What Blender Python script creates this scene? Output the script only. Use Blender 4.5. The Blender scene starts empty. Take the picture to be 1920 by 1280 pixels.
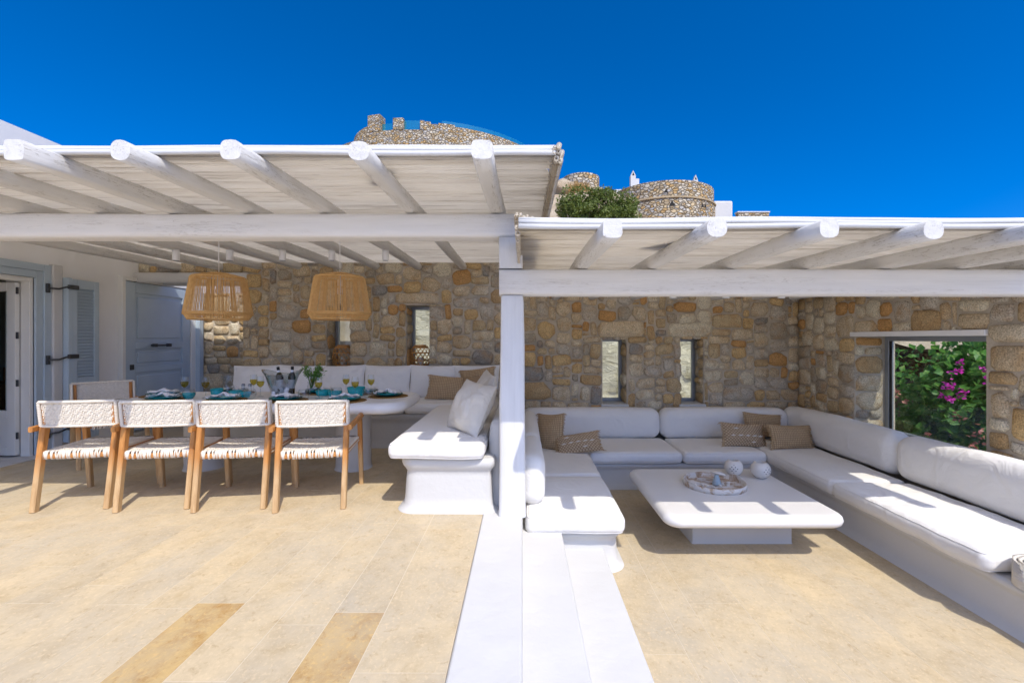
import bpy, bmesh, math, random
from mathutils import Vector, Matrix, Euler, noise

# ------------------------------------------------------------------ camera, sky, sun, exposure
sc = bpy.context.scene
COL = sc.collection
PI = math.pi
rad = math.radians

cam_d = bpy.data.cameras.new('camera')
cam = bpy.data.objects.new('camera', cam_d)
COL.objects.link(cam)
cam.location = (0, 0, 1.25)
cam.rotation_euler = (rad(90), 0, 0)
cam_d.sensor_width = 36.0
cam_d.lens = 853.0 / 1920.0 * 36.0
cam_d.shift_x = -20.0 / 1920.0
cam_d.shift_y = -5.0 / 1920.0
cam_d.clip_start = 0.05
cam_d.clip_end = 3000
sc.camera = cam

SUN_DIR = Vector((0.32, -0.70, 1.0)).normalized()      # towards the sun
elev = math.asin(SUN_DIR.z)
azim = math.atan2(SUN_DIR.x, SUN_DIR.y)

world = bpy.data.worlds.new('World')
sc.world = world
world.use_nodes = True
wn = world.node_tree
for n in list(wn.nodes):
    wn.nodes.remove(n)
w_out = wn.nodes.new('ShaderNodeOutputWorld')
w_bg = wn.nodes.new('ShaderNodeBackground')
w_sky = wn.nodes.new('ShaderNodeTexSky')
w_sky.sky_type = 'NISHITA'
w_sky.sun_disc = False
w_sky.sun_elevation = elev
w_sky.sun_rotation = azim
w_sky.altitude = 300
w_sky.air_density = 0.45
w_sky.dust_density = 3.0
w_sky.ozone_density = 10.0
w_hsv = wn.nodes.new('ShaderNodeHueSaturation')
w_hsv.inputs['Saturation'].default_value = 1.31
w_hsv.inputs['Value'].default_value = 1.0
wn.links.new(w_sky.outputs[0], w_hsv.inputs['Color'])
wn.links.new(w_hsv.outputs[0], w_bg.inputs[0])
w_bg.inputs[1].default_value = 0.15
wn.links.new(w_bg.outputs[0], w_out.inputs[0])

sun_d = bpy.data.lights.new('sun', 'SUN')
sun_d.energy = 2.0
sun_d.angle = rad(0.5)
sun_d.color = (1.0, 0.925, 0.80)
sun = bpy.data.objects.new('sun', sun_d)
COL.objects.link(sun)
sun.location = (4, -8, 14)
sun.rotation_euler = (-SUN_DIR).to_track_quat('-Z', 'Y').to_euler()

sc.view_settings.view_transform = 'Standard'
sc.view_settings.look = 'None'
sc.view_settings.gamma = 1.0
sc.view_settings.use_curve_mapping = False
sc.view_settings.exposure = 0.97
sc.render.engine = 'CYCLES'
sc.cycles.use_denoising = True
sc.cycles.diffuse_bounces = 8
sc.cycles.max_bounces = 14
sc.cycles.transparent_max_bounces = 24
sc.cycles.caustics_reflective = False
sc.cycles.caustics_refractive = False

# ------------------------------------------------------------------ materials
def new_mat(name):
    m = bpy.data.materials.new(name)
    m.use_nodes = True
    nt = m.node_tree
    b = nt.nodes['Principled BSDF']
    return m, nt, b

def N(nt, t, **kw):
    n = nt.nodes.new(t)
    for k, v in kw.items():
        setattr(n, k, v)
    return n

def coords(nt, kind='world', scale=(1, 1, 1), rand=False):
    if kind == 'world':
        g = N(nt, 'ShaderNodeNewGeometry'); out = g.outputs['Position']
    else:
        g = N(nt, 'ShaderNodeTexCoord'); out = g.outputs['Object']
    if rand:
        oi = N(nt, 'ShaderNodeObjectInfo')
        mu = N(nt, 'ShaderNodeMath', operation='MULTIPLY'); mu.inputs[1].default_value = 57.0
        nt.links.new(oi.outputs['Random'], mu.inputs[0])
        va = N(nt, 'ShaderNodeVectorMath', operation='ADD')
        nt.links.new(out, va.inputs[0]); nt.links.new(mu.outputs[0], va.inputs[1])
        out = va.outputs[0]
    mp = N(nt, 'ShaderNodeMapping')
    mp.inputs['Scale'].default_value = scale
    nt.links.new(out, mp.inputs['Vector'])
    return mp.outputs[0]

def noise_tex(nt, vec, scale, detail=4, rough=0.55, dist=0.0):
    n = N(nt, 'ShaderNodeTexNoise')
    n.inputs['Scale'].default_value = scale
    n.inputs['Detail'].default_value = detail
    n.inputs['Roughness'].default_value = rough
    n.inputs['Distortion'].default_value = dist
    nt.links.new(vec, n.inputs['Vector'])
    return n.outputs['Fac']

def ramp(nt, fac, stops, interp='LINEAR'):
    r = N(nt, 'ShaderNodeValToRGB')
    r.color_ramp.interpolation = interp
    el = r.color_ramp.elements
    while len(el) < len(stops):
        el.new(0.5)
    for e, (p, c) in zip(el, stops):
        e.position = p
        e.color = (c[0], c[1], c[2], 1) if not isinstance(c, (int, float)) else (c, c, c, 1)
    nt.links.new(fac, r.inputs[0])
    return r.outputs[0]

def mixc(nt, a, b, fac, mode='MIX'):
    m = N(nt, 'ShaderNodeMix', data_type='RGBA', blend_type=mode)
    for sock, v in ((m.inputs[6], a), (m.inputs[7], b)):
        if isinstance(v, (tuple, list)):
            sock.default_value = (v[0], v[1], v[2], 1)
        else:
            nt.links.new(v, sock)
    if isinstance(fac, (int, float)):
        m.inputs[0].default_value = fac
    else:
        nt.links.new(fac, m.inputs[0])
    return m.outputs[2]

def bump(nt, b, height, strength=0.3, dist=0.01):
    bn = N(nt, 'ShaderNodeBump')
    bn.inputs['Strength'].default_value = strength
    bn.inputs['Distance'].default_value = dist
    nt.links.new(height, bn.inputs['Height'])
    nt.links.new(bn.outputs[0], b.inputs['Normal'])

def simple(name, col, rough=0.6, var=0.08, scale=6, bs=0.15, bd=0.004, bscale=40, kind='world', metal=0.0, spec=0.5):
    m, nt, b = new_mat(name)
    v = coords(nt, kind)
    f = noise_tex(nt, v, scale, 5)
    lo = tuple(max(0, c * (1 - var)) for c in col); hi = tuple(min(1, c * (1 + var)) for c in col)
    nt.links.new(ramp(nt, f, [(0.3, lo), (0.7, hi)]), b.inputs['Base Color'])
    b.inputs['Roughness'].default_value = rough
    b.inputs['Metallic'].default_value = metal
    b.inputs['Specular IOR Level'].default_value = spec
    if bs > 0:
        bump(nt, b, noise_tex(nt, v, bscale, 4), bs, bd)
    return m

M = {}
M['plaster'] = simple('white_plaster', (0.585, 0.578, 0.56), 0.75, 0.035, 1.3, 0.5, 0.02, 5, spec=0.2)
M['bounce_floor'] = simple('pale_bounce_floor', (0.77, 0.76, 0.74), 0.8, 0.04, 1.5, 0.2, 0.004, 14, spec=0.2)  # only for the unseen floor added to bounce sunlight
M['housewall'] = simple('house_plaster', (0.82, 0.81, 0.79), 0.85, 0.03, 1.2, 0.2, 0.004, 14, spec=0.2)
M['tabletop'] = simple('polished_plaster', (0.72, 0.71, 0.695), 0.38, 0.03, 2.0, 0.08, 0.003, 6)
def fabric_mat(name, col, wr=0.25, ws=5.0, kindscale=(1, 1, 1)):
    m, nt, b = new_mat(name)
    v = coords(nt, 'object', kindscale, rand=True)
    f = noise_tex(nt, v, 2.5, 4)
    nt.links.new(ramp(nt, f, [(0.3, tuple(c * 0.97 for c in col)), (0.7, col)]), b.inputs['Base Color'])
    b.inputs['Roughness'].default_value = 0.92
    b.inputs['Specular IOR Level'].default_value = 0.12
    w = noise_tex(nt, v, ws, 3, 0.5, 1.6)
    fine = noise_tex(nt, v, 380, 2)
    ad = N(nt, 'ShaderNodeMath', operation='MULTIPLY_ADD'); ad.inputs[1].default_value = 0.04
    nt.links.new(fine, ad.inputs[0]); nt.links.new(w, ad.inputs[2])
    bump(nt, b, ad.outputs[0], wr, 0.05)
    return m
M['fabric'] = fabric_mat('white_canvas', (0.775, 0.76, 0.735), 0.34, 4.0)
M['linen'] = fabric_mat('cream_linen', (0.66, 0.615, 0.54), 0.55, 6.0)
M['napkin'] = simple('napkin_cloth', (0.78, 0.78, 0.80), 0.9, 0.02, 6, 0.2, 0.002, 300, kind='object', spec=0.1)
M['blue'] = simple('blue_paint', (0.43, 0.515, 0.585), 0.45, 0.05, 3, 0.12, 0.002, 30)
M['white_paint'] = simple('white_joinery', (0.76, 0.75, 0.71), 0.4, 0.03, 3, 0.08, 0.002, 25)
M['iron'] = simple('dark_iron', (0.07, 0.075, 0.08), 0.45, 0.2, 20, 0.2, 0.002, 80, metal=0.6)
M['alu'] = simple('grey_aluminium', (0.30, 0.32, 0.34), 0.4, 0.04, 8, 0.0, metal=0.3)
M['whitemetal'] = simple('white_metal', (0.78, 0.77, 0.75), 0.4, 0.02, 8, 0.0)
M['teal'] = simple('teal_glaze', (0.005, 0.33, 0.36), 0.22, 0.12, 14, 0.1, 0.002, 30, kind='object')
M['plate'] = simple('green_teal_glaze', (0.008, 0.17, 0.15), 0.25, 0.2, 12, 0.1, 0.002, 30, kind='object')
M['jutemat'] = None
M['dark'] = simple('dark_void', (0.02, 0.018, 0.016), 0.9, 0.1, 5, 0)
M['ceramic'] = simple('white_ceramic', (0.70, 0.66, 0.60), 0.6, 0.06, 12, 0.25, 0.003, 60, kind='object')
M['greyglaze'] = simple('grey_blue_glaze', (0.36, 0.45, 0.50), 0.4, 0.15, 20, 0.15, 0.003, 40, kind='object')
M['mortar'] = simple('mortar', (0.45, 0.39, 0.305), 0.95, 0.22, 5, 0.7, 0.012, 55, spec=0.1)
M['groundtan'] = simple('dry_ground', (0.42, 0.33, 0.21), 0.95, 0.25, 0.5, 0.6, 0.05, 4, spec=0.1)
M['metal_pipe'] = simple('weathered_cane', (0.40, 0.39, 0.37), 0.6, 0.15, 9, 0.2, 0.002, 60)
M['lilac'] = simple('lilac_cloth', (0.22, 0.12, 0.22), 0.9, 0.1, 6, 0.2, 0.003, 200)
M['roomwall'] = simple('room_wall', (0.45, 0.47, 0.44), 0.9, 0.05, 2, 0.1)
M['bark'] = simple('bark', (0.13, 0.09, 0.06), 0.9, 0.3, 20, 0.6, 0.01, 40)

# weathered white painted timber (grain along the local Y axis)
def timber(name, col, axis_scale, crack=0.5, col_dark=(0.30, 0.26, 0.20)):
    m, nt, b = new_mat(name)
    v = coords(nt, 'object', axis_scale, rand=True)
    n1 = noise_tex(nt, v, 3.0, 6, 0.6)
    n2 = noise_tex(nt, v, 9.0, 3, 0.5, 0.2)
    base = ramp(nt, n1, [(0.25, tuple(c * 0.90 for c in col)), (0.65, col)])
    # thin drying cracks: narrow band of a stretched noise
    cr = ramp(nt, n2, [(0.485, 0.0), (0.498, 1.0), (0.502, 1.0), (0.515, 0.0)])
    gate = ramp(nt, noise_tex(nt, v, 1.1, 2), [(0.46, 0.0), (0.58, crack)])
    f = N(nt, 'ShaderNodeMath', operation='MULTIPLY')
    nt.links.new(cr, f.inputs[0]); nt.links.new(gate, f.inputs[1])
    nt.links.new(mixc(nt, base, col_dark, f.outputs[0]), b.inputs['Base Color'])
    b.inputs['Roughness'].default_value = 0.75
    b.inputs['Specular IOR Level'].default_value = 0.2
    h = mixc(nt, n1, (0, 0, 0), f.outputs[0])
    bump(nt, b, h, 0.5, 0.012)
    return m
M['timber'] = timber('whitewashed_timber', (0.64, 0.62, 0.58), (8, 0.7, 8), 0.85)
M['timber_x'] = timber('whitewashed_beam', (0.75, 0.73, 0.70), (0.5, 8, 8), 0.4)
M['timber_z'] = timber('whitewashed_post', (0.70, 0.695, 0.685), (8, 8, 0.5), 0.12)

def reed_mat():
    m, nt, b = new_mat('whitewashed_reed')
    v = coords(nt, 'world', (0.9, 22, 22))
    n1 = noise_tex(nt, v, 1.6, 5, 0.6)
    base = ramp(nt, n1, [(0.33, (0.30, 0.245, 0.175)), (0.43, (0.70, 0.655, 0.575)), (0.72, (0.82, 0.785, 0.71))])
    n2 = noise_tex(nt, coords(nt, 'world', (3.0, 60, 60)), 1.0, 3)
    sp = ramp(nt, n2, [(0.64, 0.0), (0.69, 0.65)])
    rc = mixc(nt, base, (0.24, 0.18, 0.11), sp)
    nt.links.new(rc, b.inputs['Base Color'])
    b.inputs['Roughness'].default_value = 0.7
    b.inputs['Specular IOR Level'].default_value = 0.2
    bump(nt, b, n1, 0.3, 0.004)
    # strong translucency added so the roof passes daylight as fill for the shade
    t = N(nt, 'ShaderNodeBsdfTranslucent'); nt.links.new(mixc(nt, rc, (0.96, 0.92, 0.85), 0.42), t.inputs[0])
    mx = N(nt, 'ShaderNodeMixShader'); mx.inputs[0].default_value = 0.88
    nt.links.new(b.outputs[0], mx.inputs[1]); nt.links.new(t.outputs[0], mx.inputs[2])
    nt.links.new(mx.outputs[0], nt.nodes['Material Output'].inputs[0])
    return m
M['reed'] = reed_mat()
def added_diffuser():  # material of the sheet added over the reeds to diffuse daylight
    m = bpy.data.materials.new('light_diffuser_sheet'); m.use_nodes = True
    nt = m.node_tree; b = nt.nodes['Principled BSDF']
    b.inputs['Base Color'].default_value = (0.85, 0.82, 0.75, 1); b.inputs['Roughness'].default_value = 0.9
    t = N(nt, 'ShaderNodeBsdfTranslucent'); t.inputs[0].default_value = (0.96, 0.94, 0.90, 1)
    mx = N(nt, 'ShaderNodeMixShader'); mx.inputs[0].default_value = 0.97
    nt.links.new(b.outputs[0], mx.inputs[1]); nt.links.new(t.outputs[0], mx.inputs[2])
    nt.links.new(mx.outputs[0], nt.nodes['Material Output'].inputs[0])
    return m
M['diffuser'] = added_diffuser()

def stone_mat():
    m, nt, b = new_mat('granite_rubble')
    oi = N(nt, 'ShaderNodeObjectInfo')
    cols = [(0.0, (0.482, 0.379, 0.230)), (0.11, (0.589, 0.485, 0.329)), (0.23, (0.460, 0.328, 0.176)),
            (0.33, (0.546, 0.460, 0.324)), (0.46, (0.503, 0.288, 0.113)), (0.53, (0.600, 0.540, 0.405)),
            (0.64, (0.514, 0.409, 0.266)), (0.75, (0.487, 0.439, 0.356)), (0.84, (0.578, 0.414, 0.207)),
            (0.92, (0.385, 0.338, 0.261)), (0.97, (0.289, 0.273, 0.243))]
    base = ramp(nt, oi.outputs['Random'], cols, 'CONSTANT')
    v = coords(nt, 'world', (1, 1, 1), rand=True)
    big = noise_tex(nt, v, 7, 4, 0.6)
    stain = ramp(nt, big, [(0.45, 0.0), (0.72, 0.6)])
    base2 = mixc(nt, base, (0.40, 0.23, 0.085), stain)
    fine = noise_tex(nt, v, 90, 3, 0.7)
    sp = ramp(nt, fine, [(0.30, (0.30, 0.28, 0.25)), (0.5, (1, 1, 1)), (0.70, (1.6, 1.57, 1.5))])
    c = mixc(nt, base2, sp, 0.75, 'MULTIPLY')
    nt.links.new(c, b.inputs['Base Color'])
    b.inputs['Roughness'].default_value = 0.9
    b.inputs['Specular IOR Level'].default_value = 0.2
    mid = noise_tex(nt, v, 24, 6, 0.7)
    bump(nt, b, mid, 0.8, 0.025)
    return m
M['stone'] = stone_mat()

def tile_mat(name, a, bcol, dark, grey=0.6):
    m, nt, b = new_mat(name)
    oi = N(nt, 'ShaderNodeObjectInfo')
    v = coords(nt, 'world', (1, 0.8, 1))
    n0 = noise_tex(nt, v, 1.5, 9, 0.68, 0.15)
    n1 = noise_tex(nt, v, 5.5, 10, 0.78, 0.15)
    base = ramp(nt, n1, [(0.36, bcol), (0.50, a), (0.64, tuple(min(1, c * 1.14) for c in a))])
    gv = sum(a) / 3
    base = mixc(nt, base, (gv * 1.10, gv * 1.0, gv * 0.82), ramp(nt, n0, [(0.42, 0.0), (0.66, grey)]))
    n2 = noise_tex(nt, v, 20, 7, 0.75, 0.5)
    sp = ramp(nt, n2, [(0.32, 0.6), (0.45, 0.0)])
    base = mixc(nt, base, dark, sp)
    n3 = noise_tex(nt, v, 60, 3, 0.6, 0.5)
    base = mixc(nt, base, tuple(min(1, c * 1.22) for c in a), ramp(nt, n3, [(0.54, 0.0), (0.68, 0.6)]))
    tone = ramp(nt, oi.outputs['Random'], [(0.0, (0.95, 0.955, 0.965)), (0.5, (1.0, 0.998, 0.99)), (1.0, (1.03, 1.01, 0.965))])
    base = mixc(nt, base, tone, 1.0, 'MULTIPLY')
    nt.links.new(base, b.inputs['Base Color'])
    b.inputs['Roughness'].default_value = 0.62
    b.inputs['Specular IOR Level'].default_value = 0.3
    bump(nt, b, n2, 0.15, 0.004)
    return m
M['tile'] = tile_mat('travertine_tile', (0.535, 0.43, 0.275), (0.465, 0.36, 0.215), (0.35, 0.25, 0.13))
M['goldtile'] = tile_mat('golden_travertine_tile', (0.50, 0.345, 0.15), (0.40, 0.225, 0.065), (0.32, 0.16, 0.035), 0.6)

def wood_mat(name, c1, c2, sc_=(30, 30, 2.5)):
    m, nt, b = new_mat(name)
    v = coords(nt, 'object', sc_, rand=True)
    n1 = noise_tex(nt, v, 1.5, 5, 0.6, 0.3)
    nt.links.new(ramp(nt, n1, [(0.3, c1), (0.7, c2)]), b.inputs['Base Color'])
    b.inputs['Roughness'].default_value = 0.55
    bump(nt, b, n1, 0.25, 0.003)
    return m, nt, b, n1
M['teak'] = wood_mat('teak', (0.37, 0.14, 0.03), (0.54, 0.25, 0.065))[0]
# chair legs: oiled teak that has weathered pale towards the feet
def leg_mat():
    m, nt, b, n1 = wood_mat('teak_weathered_foot', (0.37, 0.14, 0.03), (0.54, 0.25, 0.065))
    tc = N(nt, 'ShaderNodeTexCoord')
    sx = N(nt, 'ShaderNodeSeparateXYZ'); nt.links.new(tc.outputs['Object'], sx.inputs[0])
    ad = N(nt, 'ShaderNodeMath', operation='MULTIPLY_ADD'); ad.inputs[1].default_value = 0.30; nt.links.new(n1, ad.inputs[0]); nt.links.new(sx.outputs['Z'], ad.inputs[2])
    f = ramp(nt, ad.outputs[0], [(0.40, 0.9), (0.54, 0.0)])
    pale = ramp(nt, n1, [(0.3, (0.44, 0.28, 0.13)), (0.7, (0.58, 0.41, 0.22))])
    old = b.inputs['Base Color'].links[0].from_socket
    nt.links.new(mixc(nt, old, pale, f), b.inputs['Base Color'])
    return m
M['leg'] = leg_mat()
M['wood_in'] = wood_mat('oak_furniture', (0.25, 0.13, 0.05), (0.38, 0.21, 0.09))[0]
M['cane'] = wood_mat('honey_rattan', (0.58, 0.31, 0.09), (0.74, 0.45, 0.16), (20, 20, 20))[0]
M['cane_dark'] = wood_mat('brown_rattan', (0.40, 0.18, 0.045), (0.58, 0.30, 0.09), (20, 20, 20))[0]
M['rope'] = simple('white_rope', (0.70, 0.645, 0.555), 0.85, 0.10, 60, 0.3, 0.003, 300, kind='object', spec=0.15)

def whitewashed_tray():
    m, nt, b = new_mat('whitewashed_mango_wood')
    v = coords(nt, 'object', (2.2, 4, 4))
    n1 = noise_tex(nt, v, 3.0, 6, 0.65, 1.2)
    nt.links.new(ramp(nt, n1, [(0.36, (0.30, 0.175, 0.085)), (0.46, (0.52, 0.40, 0.29)), (0.54, (0.66, 0.62, 0.57))]), b.inputs['Base Color'])
    b.inputs['Roughness'].default_value = 0.7
    bump(nt, b, n1, 0.3, 0.004)
    return m
M['tray'] = whitewashed_tray()

def jute_mat(name, c1, c2, diag=False, scale=15.0):
    m, nt, b = new_mat(name)
    v = coords(nt, 'object')
    outs = []
    for i, (rx) in enumerate((45, -45) if diag else (0, 90)):
        mp = N(nt, 'ShaderNodeMapping'); mp.inputs['Rotation'].default_value = (0, rad(rx), 0)
        nt.links.new(v, mp.inputs['Vector'])
        w = N(nt, 'ShaderNodeTexWave'); w.wave_type = 'BANDS'; w.bands_direction = 'X'
        w.inputs['Scale'].default_value = scale
        w.inputs['Distortion'].default_value = 0.7
        w.inputs['Detail'].default_value = 1.0
        nt.links.new(mp.outputs[0], w.inputs['Vector'])
        outs.append(w.outputs['Fac'])
    mu = N(nt, 'ShaderNodeMath', operation='MULTIPLY'); nt.links.new(outs[0], mu.inputs[0]); nt.links.new(outs[1], mu.inputs[1])
    n1 = noise_tex(nt, v, 30, 4)
    ad = N(nt, 'ShaderNodeMath', operation='MULTIPLY_ADD'); ad.inputs[1].default_value = 0.4
    nt.links.new(n1, ad.inputs[0]); nt.links.new(mu.outputs[0], ad.inputs[2])
    nt.links.new(ramp(nt, ad.outputs[0], [(0.15, c1), (0.75, c2)]), b.inputs['Base Color'])
    b.inputs['Roughness'].default_value = 0.95
    b.inputs['Specular IOR Level'].default_value = 0.1
    bump(nt, b, mu.outputs[0], 0.6, 0.006)
    return m
M['jute'] = jute_mat('jute_weave', (0.31, 0.205, 0.11), (0.56, 0.41, 0.25))
M['jute_diamond'] = jute_mat('jute_diamond_weave', (0.29, 0.195, 0.11), (0.60, 0.46, 0.31), True, 13)
M['jute_plain'] = jute_mat('jute_plain_weave', (0.31, 0.21, 0.12), (0.46, 0.33, 0.20), False, 30)
M['fringe'] = simple('jute_fringe', (0.46, 0.31, 0.16), 0.95, 0.2, 60, 0, kind='object')
M['jutemat'] = jute_mat('seagrass_mat', (0.22, 0.12, 0.04), (0.42, 0.255, 0.10), True, 22)

def glass_mat(name, tint=(1, 1, 1), refl=1.0, rough=0.0, ior=1.5):
    m = bpy.data.materials.new(name); m.use_nodes = True
    nt = m.node_tree
    for n in list(nt.nodes):
        nt.nodes.remove(n)
    o = N(nt, 'ShaderNodeOutputMaterial')
    t = N(nt, 'ShaderNodeBsdfTransparent'); t.inputs[0].default_value = (*tint, 1)
    g = N(nt, 'ShaderNodeBsdfGlossy'); g.inputs['Roughness'].default_value = rough
    f = N(nt, 'ShaderNodeLayerWeight'); f.inputs['Blend'].default_value = 0.5
    pw = N(nt, 'ShaderNodeMath', operation='POWER'); pw.inputs[1].default_value = 5.0
    nt.links.new(f.outputs['Facing'], pw.inputs[0])
    f0 = ((ior - 1) / (ior + 1)) ** 2
    mu = N(nt, 'ShaderNodeMath', operation='MULTIPLY_ADD'); mu.inputs[1].default_value = (1 - f0) * refl; mu.inputs[2].default_value = f0 * refl; mu.use_clamp = True
    nt.links.new(pw.outputs[0], mu.inputs[0])
    mx = N(nt, 'ShaderNodeMixShader')
    nt.links.new(mu.outputs[0], mx.inputs[0]); nt.links.new(t.outputs[0], mx.inputs[1]); nt.links.new(g.outputs[0], mx.inputs[2])
    nt.links.new(mx.outputs[0], o.inputs[0])
    return m
M['pane'] = glass_mat('window_glass', (0.93, 0.96, 0.95), 1.0)
M['glass'] = glass_mat('table_glass', (0.93, 0.95, 0.95), 1.8)
M['wine'] = glass_mat('white_wine', (0.80, 0.70, 0.20), 1.2, ior=1.34)
M['bottle'] = glass_mat('dark_bottle_glass', (0.10, 0.11, 0.015), 1.6)
M['icebucket'] = glass_mat('bucket_acrylic', (0.84, 0.87, 0.88), 3.0, 0.05)
M['railing'] = glass_mat('teal_balustrade_glass', (0.42, 0.80, 0.86), 1.0)
def rail_mat():
    m = glass_mat('tinted_balustrade', (0.55, 0.85, 0.90), 1.0)
    nt = m.node_tree; o = [n for n in nt.nodes if n.type == 'OUTPUT_MATERIAL'][0]
    old = o.inputs[0].links[0].from_socket
    d = N(nt, 'ShaderNodeBsdfDiffuse'); d.inputs[0].default_value = (0.03, 0.36, 0.55, 1)
    mx = N(nt, 'ShaderNodeMixShader'); mx.inputs[0].default_value = 0.22
    nt.links.new(old, mx.inputs[1]); nt.links.new(d.outputs[0], mx.inputs[2]); nt.links.new(mx.outputs[0], o.inputs[0])
    return m
M['railing'] = rail_mat()
M['tealglass'] = glass_mat('teal_tinted_glass', (0.20, 0.78, 0.83), 1.4)

def leaf_mat(name, c1, c2, c3, tr=0.35):
    m, nt, b = new_mat(name)
    v = coords(nt, 'world')
    n1 = noise_tex(nt, v, 3.2, 3)
    n2 = noise_tex(nt, v, 37, 2)
    a = mixc(nt, ramp(nt, n1, [(0.35, c1), (0.65, c2)]), c3, ramp(nt, n2, [(0.5, 0.0), (0.72, 0.8)]))
    nt.links.new(a, b.inputs['Base Color'])
    b.inputs['Roughness'].default_value = 0.5
    t = N(nt, 'ShaderNodeBsdfTranslucent'); nt.links.new(a, t.inputs[0])
    mx = N(nt, 'ShaderNodeMixShader'); mx.inputs[0].default_value = tr
    o = nt.nodes['Material Output']
    nt.links.new(b.outputs[0], mx.inputs[1]); nt.links.new(t.outputs[0], mx.inputs[2]); nt.links.new(mx.outputs[0], o.inputs[0])
    return m
M['leaf'] = leaf_mat('bougainvillea_leaf', (0.07, 0.22, 0.045), (0.13, 0.34, 0.06), (0.34, 0.50, 0.10), 0.5)
M['leaf_far'] = leaf_mat('far_tree_leaf', (0.025, 0.06, 0.025), (0.045, 0.10, 0.035), (0.08, 0.13, 0.04))
M['leaf_hill'] = leaf_mat('hill_shrub_leaf', (0.10, 0.15, 0.03), (0.18, 0.23, 0.045), (0.30, 0.32, 0.08))
M['bract'] = leaf_mat('magenta_bract', (0.55, 0.02, 0.35), (0.70, 0.04, 0.48), (0.75, 0.10, 0.55), 0.3)
M['bract_old'] = leaf_mat('faded_bract', (0.45, 0.16, 0.13), (0.52, 0.22, 0.17), (0.5, 0.25, 0.2), 0.3)
M['drygrass'] = leaf_mat('dry_grass', (0.34, 0.19, 0.04), (0.44, 0.27, 0.07), (0.5, 0.34, 0.12))

def rock_mat(name, c1, c2, c3, s=1.0):
    m, nt, b = new_mat(name)
    v = coords(nt, 'world', (1, 1, 1.8))
    n1 = noise_tex(nt, v, 0.9 * s, 8, 0.65, 0.6)
    n2 = noise_tex(nt, v, 3.5 * s, 7, 0.7, 1.0)
    base = ramp(nt, n1, [(0.35, c1), (0.60, c2)])
    base = mixc(nt, base, c3, ramp(nt, n2, [(0.30, 0.85), (0.44, 0.0)]))
    nt.links.new(base, b.inputs['Base Color'])
    b.inputs['Roughness'].default_value = 0.95
    b.inputs['Specular IOR Level'].default_value = 0.1
    bump(nt, b, n2, 0.9, 0.12)
    return m
M['rock'] = rock_mat('pale_rock', (0.60, 0.54, 0.37), (0.68, 0.63, 0.48), (0.36, 0.28, 0.14), 1.6)
M['hillrock'] = rock_mat('hill_rock', (0.38, 0.29, 0.19), (0.46, 0.38, 0.27), (0.20, 0.15, 0.07), 0.6)

def far_stone(name, scale=2.2):
    m, nt, b = new_mat(name)
    v = coords(nt, 'world', (1, 1, 1.6))
    vo = N(nt, 'ShaderNodeTexVoronoi'); vo.feature = 'F1'; vo.inputs['Scale'].default_value = scale
    nt.links.new(v, vo.inputs['Vector'])
    ve = N(nt, 'ShaderNodeTexVoronoi'); ve.feature = 'DISTANCE_TO_EDGE'; ve.inputs['Scale'].default_value = scale
    nt.links.new(v, ve.inputs['Vector'])
    sep = N(nt, 'ShaderNodeSeparateColor'); nt.links.new(vo.outputs['Color'], sep.inputs[0])
    col = ramp(nt, sep.outputs[0], [(0.0, (0.403, 0.317, 0.207)), (0.2, (0.537, 0.464, 0.354)), (0.4, (0.512, 0.342, 0.159)), (0.55, (0.610, 0.549, 0.439)), (0.75, (0.464, 0.439, 0.403)), (0.9, (0.561, 0.439, 0.268))], 'CONSTANT')
    edge = ramp(nt, ve.outputs['Distance'], [(0.01, 0.8), (0.07, 0.0)])
    c = mixc(nt, col, (0.21, 0.165, 0.11), edge)
    nt.links.new(c, b.inputs['Base Color'])
    b.inputs['Roughness'].default_value = 0.95
    b.inputs['Specular IOR Level'].default_value = 0.1
    h = ramp(nt, ve.outputs['Distance'], [(0.0, 0.0), (0.2, 1.0)])
    bump(nt, b, h, 1.0, 0.12)
    return m
M['farstone'] = far_stone('far_rubble', 4.2)
M['farstone_big'] = far_stone('far_rubble_coarse', 3.6)

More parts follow.
